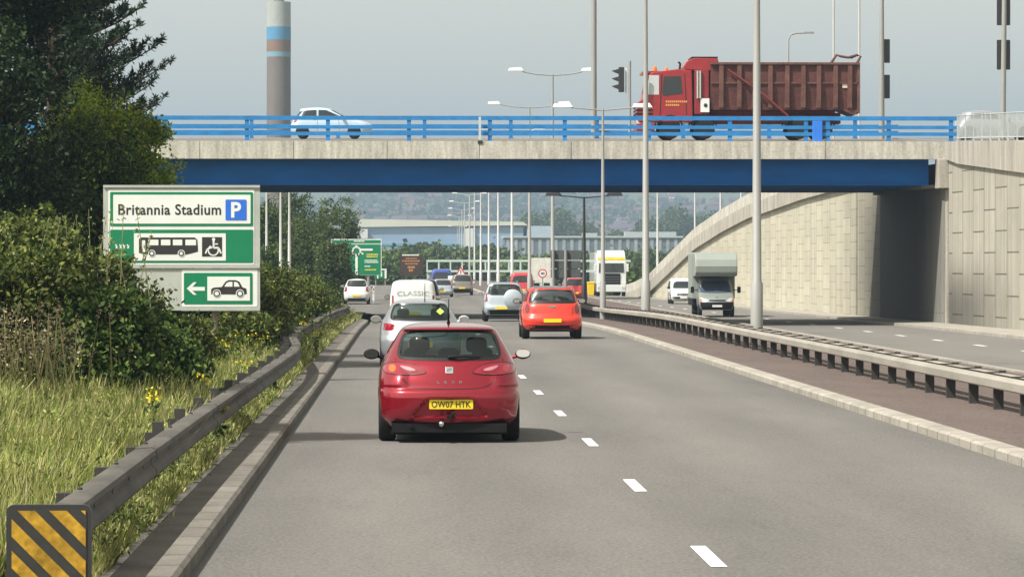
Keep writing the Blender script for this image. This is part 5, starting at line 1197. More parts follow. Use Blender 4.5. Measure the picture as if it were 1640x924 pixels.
def tree(name, label, cat, loc, parts, m, trunk_h, trunk_r, leaf=.11, group=None, M_bark=None, nl=24, aspect=.55, seed=1):
    t = thing(name, label, cat, loc, 0, group); PP = []; CC = []
    for i, (c, r, ncl, nlf, cl) in enumerate(parts):
        P, C = crown_points(c, r, ncl, nlf, seed * 13 + i, cl, zmin=.15); PP.append(P); CC.append(C)
    P = np.concatenate(PP); C = np.concatenate(CC)
    leaves('crown' if trunk_h > 1.5 else 'foliage', P, leaf, m, t, aspect, seed=seed)
    b = MB(); g = random.Random(seed); bark = M_bark or mat('bark', (.05, .04, .03), .9, var=.3, scale=6, stretch=(1, 1, .3))
    if trunk_r: b.tube([(0, 0, -.2), (.05 * trunk_h * .3, 0, trunk_h * .5), (0, .1, trunk_h)], [trunk_r, trunk_r * .75, trunk_r * .3], 8)
    for k in range(nl):
        e = C[g.randrange(len(C))]; z0 = min(trunk_h * (.25 + .6 * g.random()), e[2] * .8); s = Vector((0, .05, z0)); e = Vector(e); mid = s.lerp(e, .5) + Vector((0, 0, .15 * (e - s).length))
        rr = max(trunk_r, .04) * .35; b.tube([s, mid, e], [rr, rr * .6, rr * .15], 5)
    b.build('trunk' if trunk_h > 1.5 else 'branches', bark, t, smooth=50)
    return t
L_dark = leafmat('leaf_dark', [(.004, .010, .004), (.009, .020, .007), (.018, .036, .011), (.035, .058, .016)], .15)
L_mid = leafmat('leaf_mid', [(.008, .02, .006), (.026, .056, .012), (.06, .10, .02), (.12, .16, .034)], .25)
L_lime = leafmat('leaf_yellow_green', [(.05, .10, .01), (.14, .22, .018), (.26, .34, .03), (.40, .42, .06)], .45)
L_bush = leafmat('leaf_bush', [(.014, .028, .009), (.05, .08, .018), (.11, .145, .03), (.24, .25, .07)], .3)
L_far = leafmat('leaf_far', [(.035, .06, .02), (.065, .095, .03), (.11, .14, .042)], .25)
L_pine = leafmat('pine_needles', [(.009, .024, .014), (.02, .043, .024), (.05, .078, .04)], .08)
# the dark wall of trees on the left
def extra_tree():
    tree('tree', 'slim dark tree standing right behind the trunk of the pine', 'tree', (-8.05, 93, .8), [((0, 0, 3.6), (1.15, 1.1, 2.6), 260, 85, .42), ((-.5, 0, 6.6), (.8, .9, 1.6), 90, 80, .4)], L_dark, 5, .14, .12, seed=17)
def vl(px, D): p = at(px, 425, D); return (p.x, D, vz2(p.x, D))
tree('tree', 'very tall dark tree filling the upper left corner of the photo', 'tree', (-10.0, 78, .8), [((0, 0, 7.5), (3.0, 2.6, 5.6), 620, 90, .6), ((1.5, -.6, 8.6), (1.7, 1.5, 2.6), 260, 90, .5)], L_dark, 9, .28, .13, seed=3)
tree('tree', 'dark broadleaf tree behind the bushes at the left edge', 'tree', (-8.6, 72, .7), [((0, 0, 3.6), (2.1, 2.0, 2.7), 330, 90, .5)], L_dark, 4, .16, .12, seed=5)
tree('tree', 'dark green tree between the tall corner tree and the stadium sign', 'tree', (-6.9, 79, .6), [((0, 0, 2.7), (1.35, 1.4, 2.0), 240, 85, .42)], L_mid, 3, .12, .11, seed=6)
tree('tree', 'sunlit yellow green tree overlapping the left end of the bridge railing', 'tree', (-6.5, 81, .5), [((0, 0, 4.25), (1.15, 1.1, 1.15), 150, 75, .36), ((.65, 0, 3.35), (.75, .8, .9), 100, 70, .30), ((-.9, 0, 3.6), (.9, .9, 1.3), 90, 70, .35), ((1.05, 0, 4.55), (.35, .3, .25), 16, 40, .18), ((1.15, -.2, 2.8), (.5, .5, .6), 45, 60, .25)], L_lime, 3.6, .12, .10, seed=8)
tree('bush', 'dark bush behind the top left corner of the stadium sign', 'bush', (-5.3, 78, .4), [((0, 0, 1.7), (.95, 1.0, 1.5), 140, 80, .36)], L_mid, 1.2, .05, .10, seed=9)
tree('tree', 'tall slim tree just outside the left edge whose shadow falls on the road', 'tree', (-9.3, 42.5, .6), [((0, 0, 10.8), (1.15, .95, 1.9), 170, 80, .4)], L_mid, 10, .13, .12, seed=14)
# pine
def pine(loc):
    t = thing('pine_tree', 'pine with upturned needle tufts against the sky, left of the chimney', 'tree', loc)
    g = random.Random(4); b = MB(); P = []; Dd = []
    b.tube([(0, 0, -.3), (.05, 0, 4), (.1, 0, 9.5)], [.2, .15, .06], 8)
    anchors = []
    for z, ln, n in [(3.4, 2.4, 5), (3.8, 2.75, 5), (4.3, 2.5, 6), (4.8, 2.4, 6), (5.2, 2.5, 6), (5.7, 2.5, 6), (6.1, 2.2, 6), (6.6, 2.0, 6), (7.1, 1.9, 6), (7.7, 1.5, 6), (8.4, 1.0, 4), (9.0, .7, 4)]:
        for k in range(n):
            a = g.uniform(-1.25, 1.25) if k < n - 1 else g.uniform(1.5, 4.5); L_ = ln * g.uniform(.75, 1.08)
            d = Vector((math.cos(a), math.sin(a), 0)); s = Vector((.05, 0, z)); pts = [s + d * L_ * q + Vector((0, 0, -.12 * L_ * q + .42 * L_ * q * q)) for q in (0, .25, .5, .75, 1)]
            b.tube(pts, [.05, .04, .03, .02, .01], 5)
            for q in range(4, 17, 1 if ln < 1.2 else 1):
                u = q / 16; i = min(3, int(u * 4)); base = pts[i].lerp(pts[i + 1], u * 4 - i)
                for _ in range(g.choice((1, 1, 2))):
                    sd_ = (d.cross(Vector((0, 0, 1))) * g.choice((-1, 1)) * g.uniform(.2, 1) + d * g.uniform(.3, .9) + Vector((0, 0, g.uniform(.5, 1.6)))).normalized(); l2 = g.uniform(.22, .50) * (1.25 - u * .5)
                    tip = base + sd_ * l2; b.tube([base, tip], [.012, .006], 4)
                    for m_ in range(46):
                        f_ = g.random() ** .7; P.append(base.lerp(tip, f_)); dd = Vector((g.gauss(0, 1), g.gauss(0, 1), g.gauss(0, 1))).normalized() * .75 + sd_ * .6; Dd.append(dd)
    b.build('trunk', mat('pine_bark', (.05, .036, .028), .9, var=.3, scale=6), t, smooth=50)
    leaves('crown', np.array([tuple(p) for p in P]), .12, L_pine, t, .22, dirs=np.array([tuple(p) for p in Dd]), wob=.1, seed=2)
pine((-8.15, 86, .8)); extra_tree()
# bushes in front
bl = [(20, 57, 1.0, 1.45, 2.35, 'large bush at the left edge with yellowish shoots above the dry stalks'), (112, 60, .9, 1.15, 1.95, 'bush with pale upright shoots between the left edge and the sign'),
      (196, 62, .8, .85, 1.28, 'bush covering the lower left corner of the stadium sign'), (285, 63, .5, .6, .95, 'low bush just in front of the sign post'), (78, 52, .7, 1.1, 1.35, 'low dark bush behind the dry stalks'), (210, 55, .4, .95, .95, 'low dark bush in front of the sign, right above the bright grass')]
bl += [(30, 50, 0, 1.1, 1.9, 'green bush behind the dry stalks at the left edge, nearest the camera'), (150, 49.5, 0, .95, 1.45, 'dark green bush rising straight out of the long grass left of the sign'), (232, 52, 0, .72, .95, 'low rounded bush at the edge of the long grass, nearest the left barrier')]
for i, (px, D, z0, r, h, L) in enumerate(bl):
    x, y, z = vl(px, D)
    top = h
    tree('bush', L, 'bush', (x, y, z), [((0, 0, top * .45), (r, r, top * .55), int(190 * r * top), 80, .30), ((.2 * r, -.3, top * .8), (r * .6, r * .6, top * .28), int(70 * r), 60, .2)], L_bush if i in (0, 1, 3, 6) else L_mid, 1.0, .04, .085, seed=20 + i)
# upright shoots with pale tips
def shoots(name, label, loc, n, h, spread, seed, m=None, cat='bush', lean=.25):
    g = random.Random(seed); t = thing(name, label, cat, loc); b = MB(); P = []
    for k in range(n):
        x, y = g.gauss(0, spread), g.gauss(0, spread); hh = h * g.uniform(.6, 1.1); lx = g.gauss(0, lean) * hh * .5
        pts = [Vector((x, y, 0)), Vector((x + lx * .4, y, hh * .5)), Vector((x + lx, y, hh))]; b.tube(pts, [.012, .009, .004], 4)
        for q in range(26): u = g.uniform(.35, 1); P.append(pts[1].lerp(pts[2], (u - .35) / .65) + Vector((g.gauss(0, .03), g.gauss(0, .03), 0)))
    b.build('stems', mat('shoot_stem', (.20, .2, .09), .8), t); leaves('foliage', np.array([tuple(p) for p in P]), .07, m or leafmat('shoot_leaf', [(.12, .16, .05), (.22, .25, .09), (.35, .36, .18)], .3), t, .5, up=.8, seed=seed)
x, y, z = vl(105, 59); shoots('bush', 'pale yellow green shoots standing up out of the bush left of the sign', (x, y, z), 34, 2.5, .5, 3)
x, y, z = vl(35, 56); shoots('bush', 'pale yellow green shoots above the bush at the left edge', (x, y, z), 40, 2.35, .8, 4)
# bushes right of the sign, going away
br_l = [(400, 84, .9, 1.7, 'bush just behind the right edge of the stadium sign'), (432, 98, 1.05, 1.95, 'green bush right of the sign at the foot of the three white poles'), (455, 112, 1.15, 1.75, 'bush right of the sign behind the bend of the barrier'), (478, 128, 1.0, 1.6, 'low bush farther along behind the left barrier'),
        (500, 146, .95, 1.35, 'low brownish bush near the end of the left barrier'), (518, 163, .8, 1.0, 'last low bush before the slip road'), (375, 76, .7, 1.0, 'low bush at the foot of the sign post'), (335, 80, .9, 1.2, 'bush behind the bottom of the sign')]
for i, (px, D, r, h, L) in enumerate(br_l):
    x, y, z = vl(px, D); tree('bush', L, 'bush', (x, y, z), [((0, 0, h * .45), (r, r * 1.3, h * .55), int(150 * r * h), 70, .27)], L_bush if i != 4 else L_mid, .8, .03, .09, seed=40 + i, nl=12)
b_sh = bpy.data.objects
# trees beyond the bridge, left
for i, (px, D, ztop, r, L, mm) in enumerate([(530, 262, 7.0, 1.85, 'rounded green tree beyond the bridge left of the green direction sign', L_far), (487, 255, 5.5, 1.7, 'green tree beyond the bridge behind the thickest white pole', L_far), (455, 285, 8.6, 2.5, 'tall dark tree beyond the bridge behind the white poles', L_mid), (412, 240, 6, 2.0, 'dark tree beyond the bridge at the edge of the sign', L_mid),
                                            (533, 243, 4.0, 1.05, 'small tree covering the left side of the green direction sign', L_far), (440, 236, 3.4, 1.6, 'low green bush tree at the foot of the white poles beyond the bridge', L_mid)]):
    p = at(px, 425, D); tree('tree', L, 'tree', (p.x, D, -.4), [((0, 0, ztop * .52 + .2), (r, r, ztop * .48), 300, 60, .5), ((r * .35, 0, ztop * .35), (r * .9, r * .8, ztop * .3), 130, 60, .4)], mm, ztop * .5, .14, .17, seed=60 + i)
# dry stalks
def stalks(name, label, cat, loc, n, h, spread, seed, cols, head=True, w=.012):
    g = np.random.default_rng(seed); x = g.normal(size=n) * spread[0]; y = g.normal(size=n) * spread[1]; H = h * (.55 + .55 * g.random(n)); lx = g.normal(size=n) * .16 * H; ly = g.normal(size=n) * .12 * H
    V = np.zeros((n, 4, 3)); a = g.random(n) * 3.14; wx, wy_ = np.cos(a) * w, np.sin(a) * w
    V[:, 0] = np.stack([x - wx, y - wy_, 0 * x], 1); V[:, 1] = np.stack([x + wx, y + wy_, 0 * x], 1); V[:, 2] = np.stack([x + lx + wx * .4, y + ly + wy_ * .4, H], 1); V[:, 3] = np.stack([x + lx - wx * .4, y + ly - wy_ * .4, H], 1)
    t = thing(name, label, cat, loc); rawmesh('stems', V.reshape(-1, 3), 4, leafmat(name + '_stem', cols, .2), t)
    if head:
        k = 16; P = np.repeat(V[:, 2], k, 0) + g.normal(size=(n * k, 3)) * np.array([.03, .03, .09]); leaves('seed_heads', P, .045, leafmat('seed_head', [(.22, .18, .11), (.36, .31, .2)], .2), t, .5, seed=seed)
    return t
x, y, z = vl(62, 46); stalks('dry_stalks', 'clump of tall dry brown stalks standing in the grass at the left edge', 'plant', (x, y, z), 85, 1.2, (.36, .3), 5, [(.12, .12, .05), (.24, .22, .10), (.36, .32, .17)])
x, y, z = vl(120, 49); stalks('dry_stalks', 'sparser dry stalks to the right of the tall clump, before the dark bush', 'plant', (x, y, z), 26, .9, (.35, .3), 6, [(.12, .13, .05), (.24, .23, .10), (.34, .31, .16)])
# ragwort
def ragwort(px, D, h, label, seed):
    g = random.Random(seed); x, y, z = vl(px, D); t = thing('ragwort', label, 'flowers', (x, y, z)); b = MB(); P = []; Q = []
    for k in range(5):
        e = Vector((g.gauss(0, .10), g.gauss(0, .10), h * g.uniform(.8, 1.1))); b.tube([(0, 0, 0), e * .5, e], [.008, .006, .004], 4)
        for q in range(9): P.append(tuple(e + Vector((g.gauss(0, .035), g.gauss(0, .035), g.gauss(0, .015)))))
        for q in range(14): Q.append(tuple(e * g.uniform(.2, .95)))
    b.build('stem', mat('green_stem', (.08, .12, .04), .8), t); leaves('flowers', np.array(P), .03, leafmat('ragwort_yellow', [(.55, .42, .01), (.7, .56, .03)], .1), t, 1.0, seed=seed); leaves('foliage', np.array(Q), .08, L_mid, t, .5, seed=seed + 1)
for i, (px, D, h, L) in enumerate([(245, 41, .62, 'yellow ragwort beside the left barrier nearest the camera'), (330, 50, .5, 'yellow ragwort behind the barrier below the low bush'), (352, 66, .6, 'yellow ragwort left of the sign post foot'), (383, 64, .75, 'yellow ragwort just right of the sign post'), (412, 68, .7, 'yellow ragwort behind the barrier right of the sign'), (428, 76, .8, 'yellow ragwort behind the barrier bend'),
                                   (400, 60, .45, 'yellow ragwort growing in front of the barrier halfway along'), (436, 58, .35, 'yellow ragwort close to the kerb paving'), (486, 92, .55, 'yellow ragwort on the verge after the barrier bend'), (505, 84, .5, 'yellow ragwort on the verge nearest the road'), (345, 42, .4, 'small yellow ragwort below the near barrier')]): ragwort(px, D, h, L, 80 + i)
# grass on the verge
def grass(name, n, xr, yr, h, cols, seed, w=.011, dens=None, bend=.35):
    g = np.random.default_rng(seed); y = yr[0] * (yr[1] / yr[0]) ** g.random(n); x = xr[0] + (xr[1] - xr[0]) * g.random(n)
    cl = .5 + .5 * np.sin(x * 3.1 + np.sin(y * 1.3) * 2) * np.cos(y * 2.3 + x); keep = g.random(n) < (.35 + .65 * cl); x, y, cl = x[keep], y[keep], cl[keep]; n = len(x)
    z = np.array([vz2(a, c) for a, c in zip(x, y)]); H = h * (.35 + .9 * g.random(n) ** 1.5) * (.6 + .6 * cl)
    a = g.random(n) * 6.28; W_ = w * (1 + y / 45); wx, wy_ = np.cos(a) * W_, np.sin(a) * W_; lx, ly = g.normal(size=n) * bend * H + .10 * H, g.normal(size=n) * bend * H
    V = np.zeros((n, 3, 3)); V[:, 0] = np.stack([x - wx, y - wy_, z - .02], 1); V[:, 1] = np.stack([x + wx, y + wy_, z - .02], 1); V[:, 2] = np.stack([x + lx, y + ly, z + H], 1)
    return tag(rawmesh(name, V.reshape(-1, 3), 3, leafmat(name + '_blades', cols, .35)), 'green and yellowish grass growing on the roadside verge', 'grass', kind='stuff')
GC = [(.06, .085, .02), (.13, .17, .035), (.25, .28, .075), (.38, .37, .14), (.50, .44, .25)]
o = grass('grass', 300000, (-9.5, -2.35), (24, 72), .42, GC, 1, w=.008); o['label'] = 'bright sunlit long grass behind the left barrier'
o = grass('grass', 110000, (-2.75, -2.02), (24, 165), .17, [(.05, .085, .025), (.11, .15, .04), (.20, .22, .09), (.28, .27, .13)], 2, w=.009); o['label'] = 'short mixed grass strip between the left barrier and the paved margin'
o = grass('grass', 60000, (-6, -2.3), (70, 168), .30, GC, 3); o['label'] = 'rough grass between the far bushes and the road'
def weeds(n, xr, yr, h, seed, cols, leaf, label):
    g = np.random.default_rng(seed); y = yr[0] * (yr[1] / yr[0]) ** g.random(n); x = xr[0] + (xr[1] - xr[0]) * g.random(n); k = 26
    keep = (np.sin(x * 2.3 + y * .9) + np.sin(y * 2.9 - x * 1.7)) > -.3; x, y = x[keep], y[keep]; n = len(x)
    z = np.array([vz2(a, c) for a, c in zip(x, y)]); H = h * (.3 + g.random(n)); C = np.stack([x, y, z], 1)
    P = (C[:, None, :] + np.stack([g.normal(size=(n, k)) * .09, g.normal(size=(n, k)) * .09, g.random((n, k)) * H[:, None]], 2)).reshape(-1, 3)
    tag(leaves('weeds', P, leaf, leafmat('weed_%d' % seed, cols, .3), None, .32, up=.8, seed=seed), label, 'weeds', kind='stuff')
weeds(1500, (-2.75, -2.05), (25, 165), .28, 31, [(.04, .07, .02), (.10, .14, .035), (.20, .24, .07), (.30, .31, .15)], .055, 'leafy weeds in front of the left barrier')
weeds(2600, (-8.5, -2.4), (26, 70), .42, 32, [(.05, .09, .02), (.13, .19, .03), (.26, .32, .07), (.38, .40, .15)], .06, 'mixed leafy weeds in the long grass behind the left barrier')
weeds(1200, (-5.5, -2.3), (64, 168), .5, 33, [(.04, .07, .02), (.12, .16, .035), (.24, .25, .08)], .08, 'weeds between the bushes and the barrier beyond the sign')
o = grass('dry_grass', 26000, (-24, -4.5), (234, 330), .8, [(.30, .25, .10), (.42, .35, .15), (.5, .44, .22)], 4, w=.03); o['label'] = 'dry straw coloured grass beyond the slip road'

# ------------------------------------------------------------------ other road signs
def flatsign(name, label, px0, py0, px1, py1, D, cat, build):
    p = at((px0 + px1) / 2, (py0 + py1) / 2, D); t = thing(name, label, cat, tuple(p)); s = D / F
    cx, cy = (px0 + px1) / 2, (py0 + py1) / 2
    build(t, lambda x: (x - cx) * s, lambda y: (cy - y) * s, s, p.z); return t
def b_green(t, X_, Z_, s, zz):
    b = MB(); b.prism([(X_(530), Z_(441)), (X_(611), Z_(441)), (X_(611), Z_(383)), (X_(530), Z_(383))], 0, .05); b.build('border', M_swhite, t)
    b = MB(); b.prism([(X_(532), Z_(440)), (X_(609.5), Z_(440)), (X_(609.5), Z_(391.5)), (X_(532), Z_(391.5))], -.02, -.002); b.prism([(X_(532), Z_(389.5)), (X_(609.5), Z_(389.5)), (X_(609.5), Z_(384.5)), (X_(532), Z_(384.5))], -.02, -.002); b.build('green_panel', M_sgreen, t)
    b = MB(); cx, cy = X_(571), Z_(402); 
    for a in range(0, 360, 20): b.prism(seg((cx + 6.2 * s * math.cos(R(a)), cy + 6.2 * s * math.sin(R(a))), (cx + 6.2 * s * math.cos(R(a + 21)), cy + 6.2 * s * math.sin(R(a + 21))), 2.6 * s), -.03, -.021)
    for p_, q_, w in (((571, 409), (571, 440), 4), ((577, 400), (597, 400), 3.2), ((577, 405), (582, 407), 2.6), ((565, 406), (553, 406), 2.6), ((571, 396), (571, 393), 3)): b.prism(seg((X_(p_[0]), Z_(p_[1])), (X_(q_[0]), Z_(q_[1])), w * s), -.036, -.031)
    b.build('roundabout_symbol', M_swhite, t)
    b = MB()
    for x0, x1, y0 in ((584, 603, 417), (584, 604, 420), (584, 592, 426.5), (540, 556, 427), (567, 582, 386.5)):
        x = x0
        while x < x1: w = 1.1 + 1.2 * rnd.random(); b.box(X_(x), X_(x + w), -.026, -.021, Z_(y0 + 1), Z_(y0 - .9)); x += w + .6
    b.build('lettering', M_swhite, t)
    b = MB()
    for x0, x1, y0 in ((587, 604, 407.5), (587, 604, 411), (584, 603, 432), (541, 558, 432), (548, 553, 412)):
        x = x0
        while x < x1: w = 1.1 + 1.2 * rnd.random(); b.box(X_(x), X_(x + w), -.026, -.021, Z_(y0 + 1), Z_(y0 - .9)); x += w + .6
    b.build('lettering', mat('lettering_yellow', (.7, .55, .05), .5), t)
    for px in (554, 590): b = MB(); b.tube([(X_(px), .12, -zz - .4), (X_(px), .12, Z_(384))], .09, 8); b.build('post', M_col, t)
flatsign('direction_sign', 'large green sign with roundabout diagram beyond the bridge on the left', 551, 383, 611, 440, 252, 'road sign', b_green)
def b_brown(t, X_, Z_, s, zz):
    b = MB(); b.prism([(X_(640), Z_(442)), (X_(678), Z_(442)), (X_(678), Z_(408)), (X_(640), Z_(408))], 0, .06); b.build('panel', mat('sign_brown', (.045, .03, .025), .6, var=.2), t)
    b = MB(); b.box(X_(644), X_(671), -.01, -.001, Z_(409.5), Z_(407.8)); b.build('white_strip', M_swhite, t)
    b = MB()
    for x0, x1, y0, h in ((650, 668, 414, 1), (644, 672, 418, 1.2), (649, 669, 422.5, 1), (653, 664, 428, 2), (655, 662, 433, 2)): 
        x = x0
        while x < x1: w = 1.2 + 1.5 * rnd.random(); b.box(X_(x), X_(x + w), -.012, -.001, Z_(y0 + h), Z_(y0 - h)); x += w + .8
    b.build('lettering', mat('lettering_tan', (.40, .20, .08), .6), t)
    for px in (645, 673): b = MB(); b.tube([(X_(px), .1, -zz - .5), (X_(px), .1, Z_(410))], .08, 8); b.build('post', M_post, t)
flatsign('notice_board', 'dark brown board with orange lettering above the white van', 640, 408, 678, 442, 330, 'sign', b_brown)
def b_small(t, X_, Z_, s, zz):
    b = MB(); b.prism([(X_(600), Z_(446)), (X_(619), Z_(446)), (X_(619), Z_(431)), (X_(600), Z_(431))], 0, .05); b.build('panel', M_sgreen, t)
    b = MB(); b.box(X_(607), X_(619), -.01, -.001, Z_(432.5), Z_(430.5)); b.box(X_(616), X_(619), -.01, -.001, Z_(446), Z_(433)); b.box(X_(610), X_(612), -.01, -.001, Z_(443), Z_(436)); b.box(X_(604), X_(606), -.01, -.001, Z_(446), Z_(440)); b.build('border', M_swhite, t)
    b = MB(); b.box(X_(601), X_(602.5), 0.05, .12, -zz - .4, Z_(446)); b.box(X_(616), X_(617.5), .05, .12, -zz - .4, Z_(446)); b.build('post', M_col, t)
flatsign('direction_sign', 'small green and white sign low down right of the roundabout diagram sign', 600, 431, 619, 446, 275, 'road sign', b_small)
def b_back(t, X_, Z_, s, zz):
    for k, (a, c) in enumerate(((401, 416.5), (417.5, 430), (431, 445))): b = MB(); b.prism([(X_(882), Z_(c)), (X_(930), Z_(c)), (X_(930), Z_(a)), (X_(882), Z_(a))], -.03, .03); b.build('panel', mat('sign_back_grey', (.09, .10, .10), .6, var=.15), t)
    for px in (886, 906): b = MB(); b.tube([(X_(px), -.12, -zz - .3), (X_(px), -.12, Z_(400))], .085, 10); b.build('post', M_col, t, smooth=50)
flatsign('road_sign', 'back of a dark grey three panel sign above the orange red car', 882, 401, 930, 445, 200, 'road sign', b_back)
def b_40(t, X_, Z_, s, zz):
    b = MB(); b.prism(circ(0, 0, 7.2 * s, 24), 0, .03); b.build('red_ring', mat('sign_red', (.5, .03, .04), .4), t); b = MB(); b.prism(circ(0, 0, 5.3 * s, 24), -.006, -.001); o = b.build('white_disc', M_swhite, t)
    text('number', '40', 6.4 * s, 4.6 * s, (0, -.01, 0), M_blk, t, bold=.03); b = MB(); b.tube([(0, .06, -zz - .3), (0, .06, 5 * s)], .04, 8); b.build('post', M_col, t)
flatsign('speed_limit_sign', 'round red and white speed limit sign left of the dark sign back', 862, 431, 876, 445, 262, 'road sign', b_40)
def b_tri(t, X_, Z_, s, zz):
    b = MB(); b.prism([(-9 * s, -7 * s), (9 * s, -7 * s), (0, 9 * s)], 0, .05); b.build('red_triangle', mat('sign_red', (.5, .03, .04)), t); b = MB(); b.prism([(-5.5 * s, -4.8 * s), (5.5 * s, -4.8 * s), (0, 5 * s)], -.01, -.001); b.build('white_triangle', M_swhite, t)
    b = MB(); b.box(-.8 * s, .8 * s, -.02, -.011, -3.5 * s, 2 * s); b.build('symbol', M_blk, t); b = MB(); b.tube([(0, .1, -zz - .4), (0, .1, 5 * s)], .06, 8); b.build('post', M_col, t)
flatsign('warning_sign', 'red and white warning triangle above the small beige off-roader', 729, 426, 747, 444, 345, 'road sign', b_tri)
def box_thing(name, label, cat, px0, py0, px1, py1, D, m, depth=1.0, bev=.03, floor=None):
    a = at(px0, py1, D); c = at(px1, py0, D); b = MB(); z0 = a.z if floor is None else floor
    b.box(-(c.x - a.x) / 2, (c.x - a.x) / 2, 0, depth, z0, c.z); return tag(b.build(name, m, loc=((a.x + c.x) / 2, D, 0), bevel=bev), label, cat)
t = thing('hoarding', 'tall white panel left of the small beige off-roader', 'panel', tuple(at(722.5, 474, 325)))
b = MB(); b.box(-.27, .27, 0, .12, .2, 1.75); b.build('board', M_swhite, t, bevel=.02); b = MB(); b.box(-.2, -.14, .13, .18, -.2, 1.7); b.box(.14, .2, .13, .18, -.2, 1.7); b.build('leg', M_col, t)
t = thing('grit_bin', 'yellow bin beside the road left of the white lorry', 'bin', tuple(at(946.5, 473, 250)))
b = MB(); b.hexa([(-.2, 0, 0), (.2, 0, 0), (.2, .4, 0), (-.2, .4, 0)], [(-.24, -.03, .78), (.24, -.03, .78), (.24, .43, .78), (-.24, .43, .78)]); b.build('body', mat('bin_yellow', (.70, .50, .02), .5), t, bevel=.02); b = MB(); b.box(-.26, .26, -.05, .45, .785, .90); b.build('lid', mat('bin_yellow', (.7, .5, .02)), t, bevel=.03)
# small hut / white board behind the speed limit sign
t = thing('notice_board', 'pale board standing behind the speed limit sign', 'board', tuple(at(869, 455, 300)))
b = MB(); b.box(-.95, .95, 0, .1, .1, 2.1); b.build('panel', mat('pale_board', (.55, .55, .5), .6, var=.2), t); b = MB(); b.box(-.8, -.7, .1, .2, -.6, 2.0); b.box(.7, .8, .1, .2, -.6, 2.0); b.build('leg', M_col, t)
# marker post
t = thing('marker_post', 'white marker post in the dry grass right of the white car', 'post', (at(598, 470, 243).x, 243, -.35)); b = MB(); b.prism(rrect(-.06, 0, .06, 1.2, .04), 0, .08); b.build('post_body', M_swhite, t); b = MB(); b.box(-.04, .04, -.006, -.001, .9, 1.05); b.build('reflector', mat('sign_red', (.5, .03, .04)), t)

# ------------------------------------------------------------------ far scenery
M_fb = mat('footbridge_green_paint', (0.42, 0.52, 0.46), .5, .0, var=.05)
fb = thing('footbridge', 'pale green steel footbridge crossing the road in the distance', 'footbridge', (0, 480, 0)); D = 480
x0, x1 = at(683, 0, D).x, at(1010, 0, D).x; zA, zB, zC = at(0, 418, D).z, at(0, 434.5, D).z, at(0, 437, D).z
b = MB(); b.box(x0, x1, 0, .25, zA - .12, zA + .15); b.box(x0, x1, 0, .25, zB - .12, zB + .15); b.box(x0, x1, 2, 2.25, zA - .12, zA + .15); b.box(x0, x1, 2, 2.25, zB - .12, zB + .15); b.box(x0, x1, .26, 1.99, zB - .1, zB); 
x = x0
while x <= x1: b.box(x, x + .16, .02, .23, zB, zA); b.box(x, x + .16, 2.02, 2.23, zB, zA); x += 1.5
b.build('truss', M_fb, fb)
for x in (x0 + .3, at(868, 0, D).x, x1 - .3): b = MB(); b.box(x - .25, x + .25, .6, 1.6, -.8, zB - .13); b.build('pier', M_fb, fb)
# warehouse
D = 1150; Zp = lambda py: at(700, py, D).z; Xp = lambda px: at(px, 425, D).x
wh = thing('warehouse', 'long blue grey warehouse with a cream roof edge below the hill', 'building', (0, D, 0))
b = MB(); b.box(Xp(573), Xp(838), 0, 40, -.7, Zp(364)); b.build('wall', mat('cladding_blue', (.20, .29, .42), .5, var=.08, scale=.2, stretch=(1, 1, 4)), wh)
b = MB(); b.hexa([(Xp(568), -1, Zp(364)), (Xp(845), -1, Zp(361)), (Xp(845), 41, Zp(361)), (Xp(568), 41, Zp(364))], [(Xp(578), -1, Zp(351)), (Xp(838), -1, Zp(355.5)), (Xp(838), 41, Zp(355.5)), (Xp(578), 41, Zp(351))]); b.build('roof', mat('roof_cream', (.50, .50, .42), .6, var=.06, scale=.1), wh)
b = MB(); b.box(Xp(845) - .2, Xp(885), -.5, 40, -.7, Zp(362)); b.build('annex', mat('cladding_pale_blue', (.34, .42, .5), .5, var=.1, scale=.2), wh)
for a, c, e, f_ in ((576, 589, 367, 382), (743, 758, 366, 396)): b = MB(); b.box(Xp(a), Xp(c), -1.2, -.1, Zp(f_), Zp(e)); b.build('door_bay', mat('bay_white', (.55, .57, .56), .5, var=.05), wh)
b = MB(); b.box(Xp(590), Xp(743), -.3, -.01, Zp(393), Zp(390)); b.build('canopy_band', mat('band_teal', (.10, .28, .32), .5), wh)
b = MB(); b.box(Xp(555), Xp(578), -60, -45, 5, Zp(369)) if False else None
# office block
D = 900; Xp2 = lambda px: at(px, 425, D).x; Zp2 = lambda py: at(700, py, D).z
of = thing('office_block', 'long low office block with rows of vertical windows behind the tree line', 'building', (0, D, 0))
b = MB(); b.box(Xp2(808), Xp2(1092), 0, 14, -.8, Zp2(381)); b.build('wall', mat('office_wall', (.12, .14, .17), .6, var=.15, scale=.3), of)
b = MB(); b.box(Xp2(806), Xp2(1094), -.4, 14.4, Zp2(380.9), Zp2(378)); b.build('roof_edge', mat('office_trim', (.36, .39, .39), .6), of)
b = MB(); b.box(Xp2(935), Xp2(958), 4, 10, Zp2(378) + .01, Zp2(373)); b.build('plant_room', mat('plant_room_grey', (.3, .33, .34), .6), of); b = MB(); b.box(Xp2(1003), Xp2(1085), 4, 10, Zp2(378) + .01, Zp2(371)); b.build('plant_room', mat('plant_room_grey', (.3, .33, .34), .6), of)
for k in range(22):
    a = 811 + k * 12.8; w = 5.2; b = MB(); b.box(Xp2(a), Xp2(a + w), -.12, -.01, Zp2(424), Zp2(383)); b.build('panel', mat('office_panel', (.25, .29, .31), .5, var=.2, scale=.5), of)
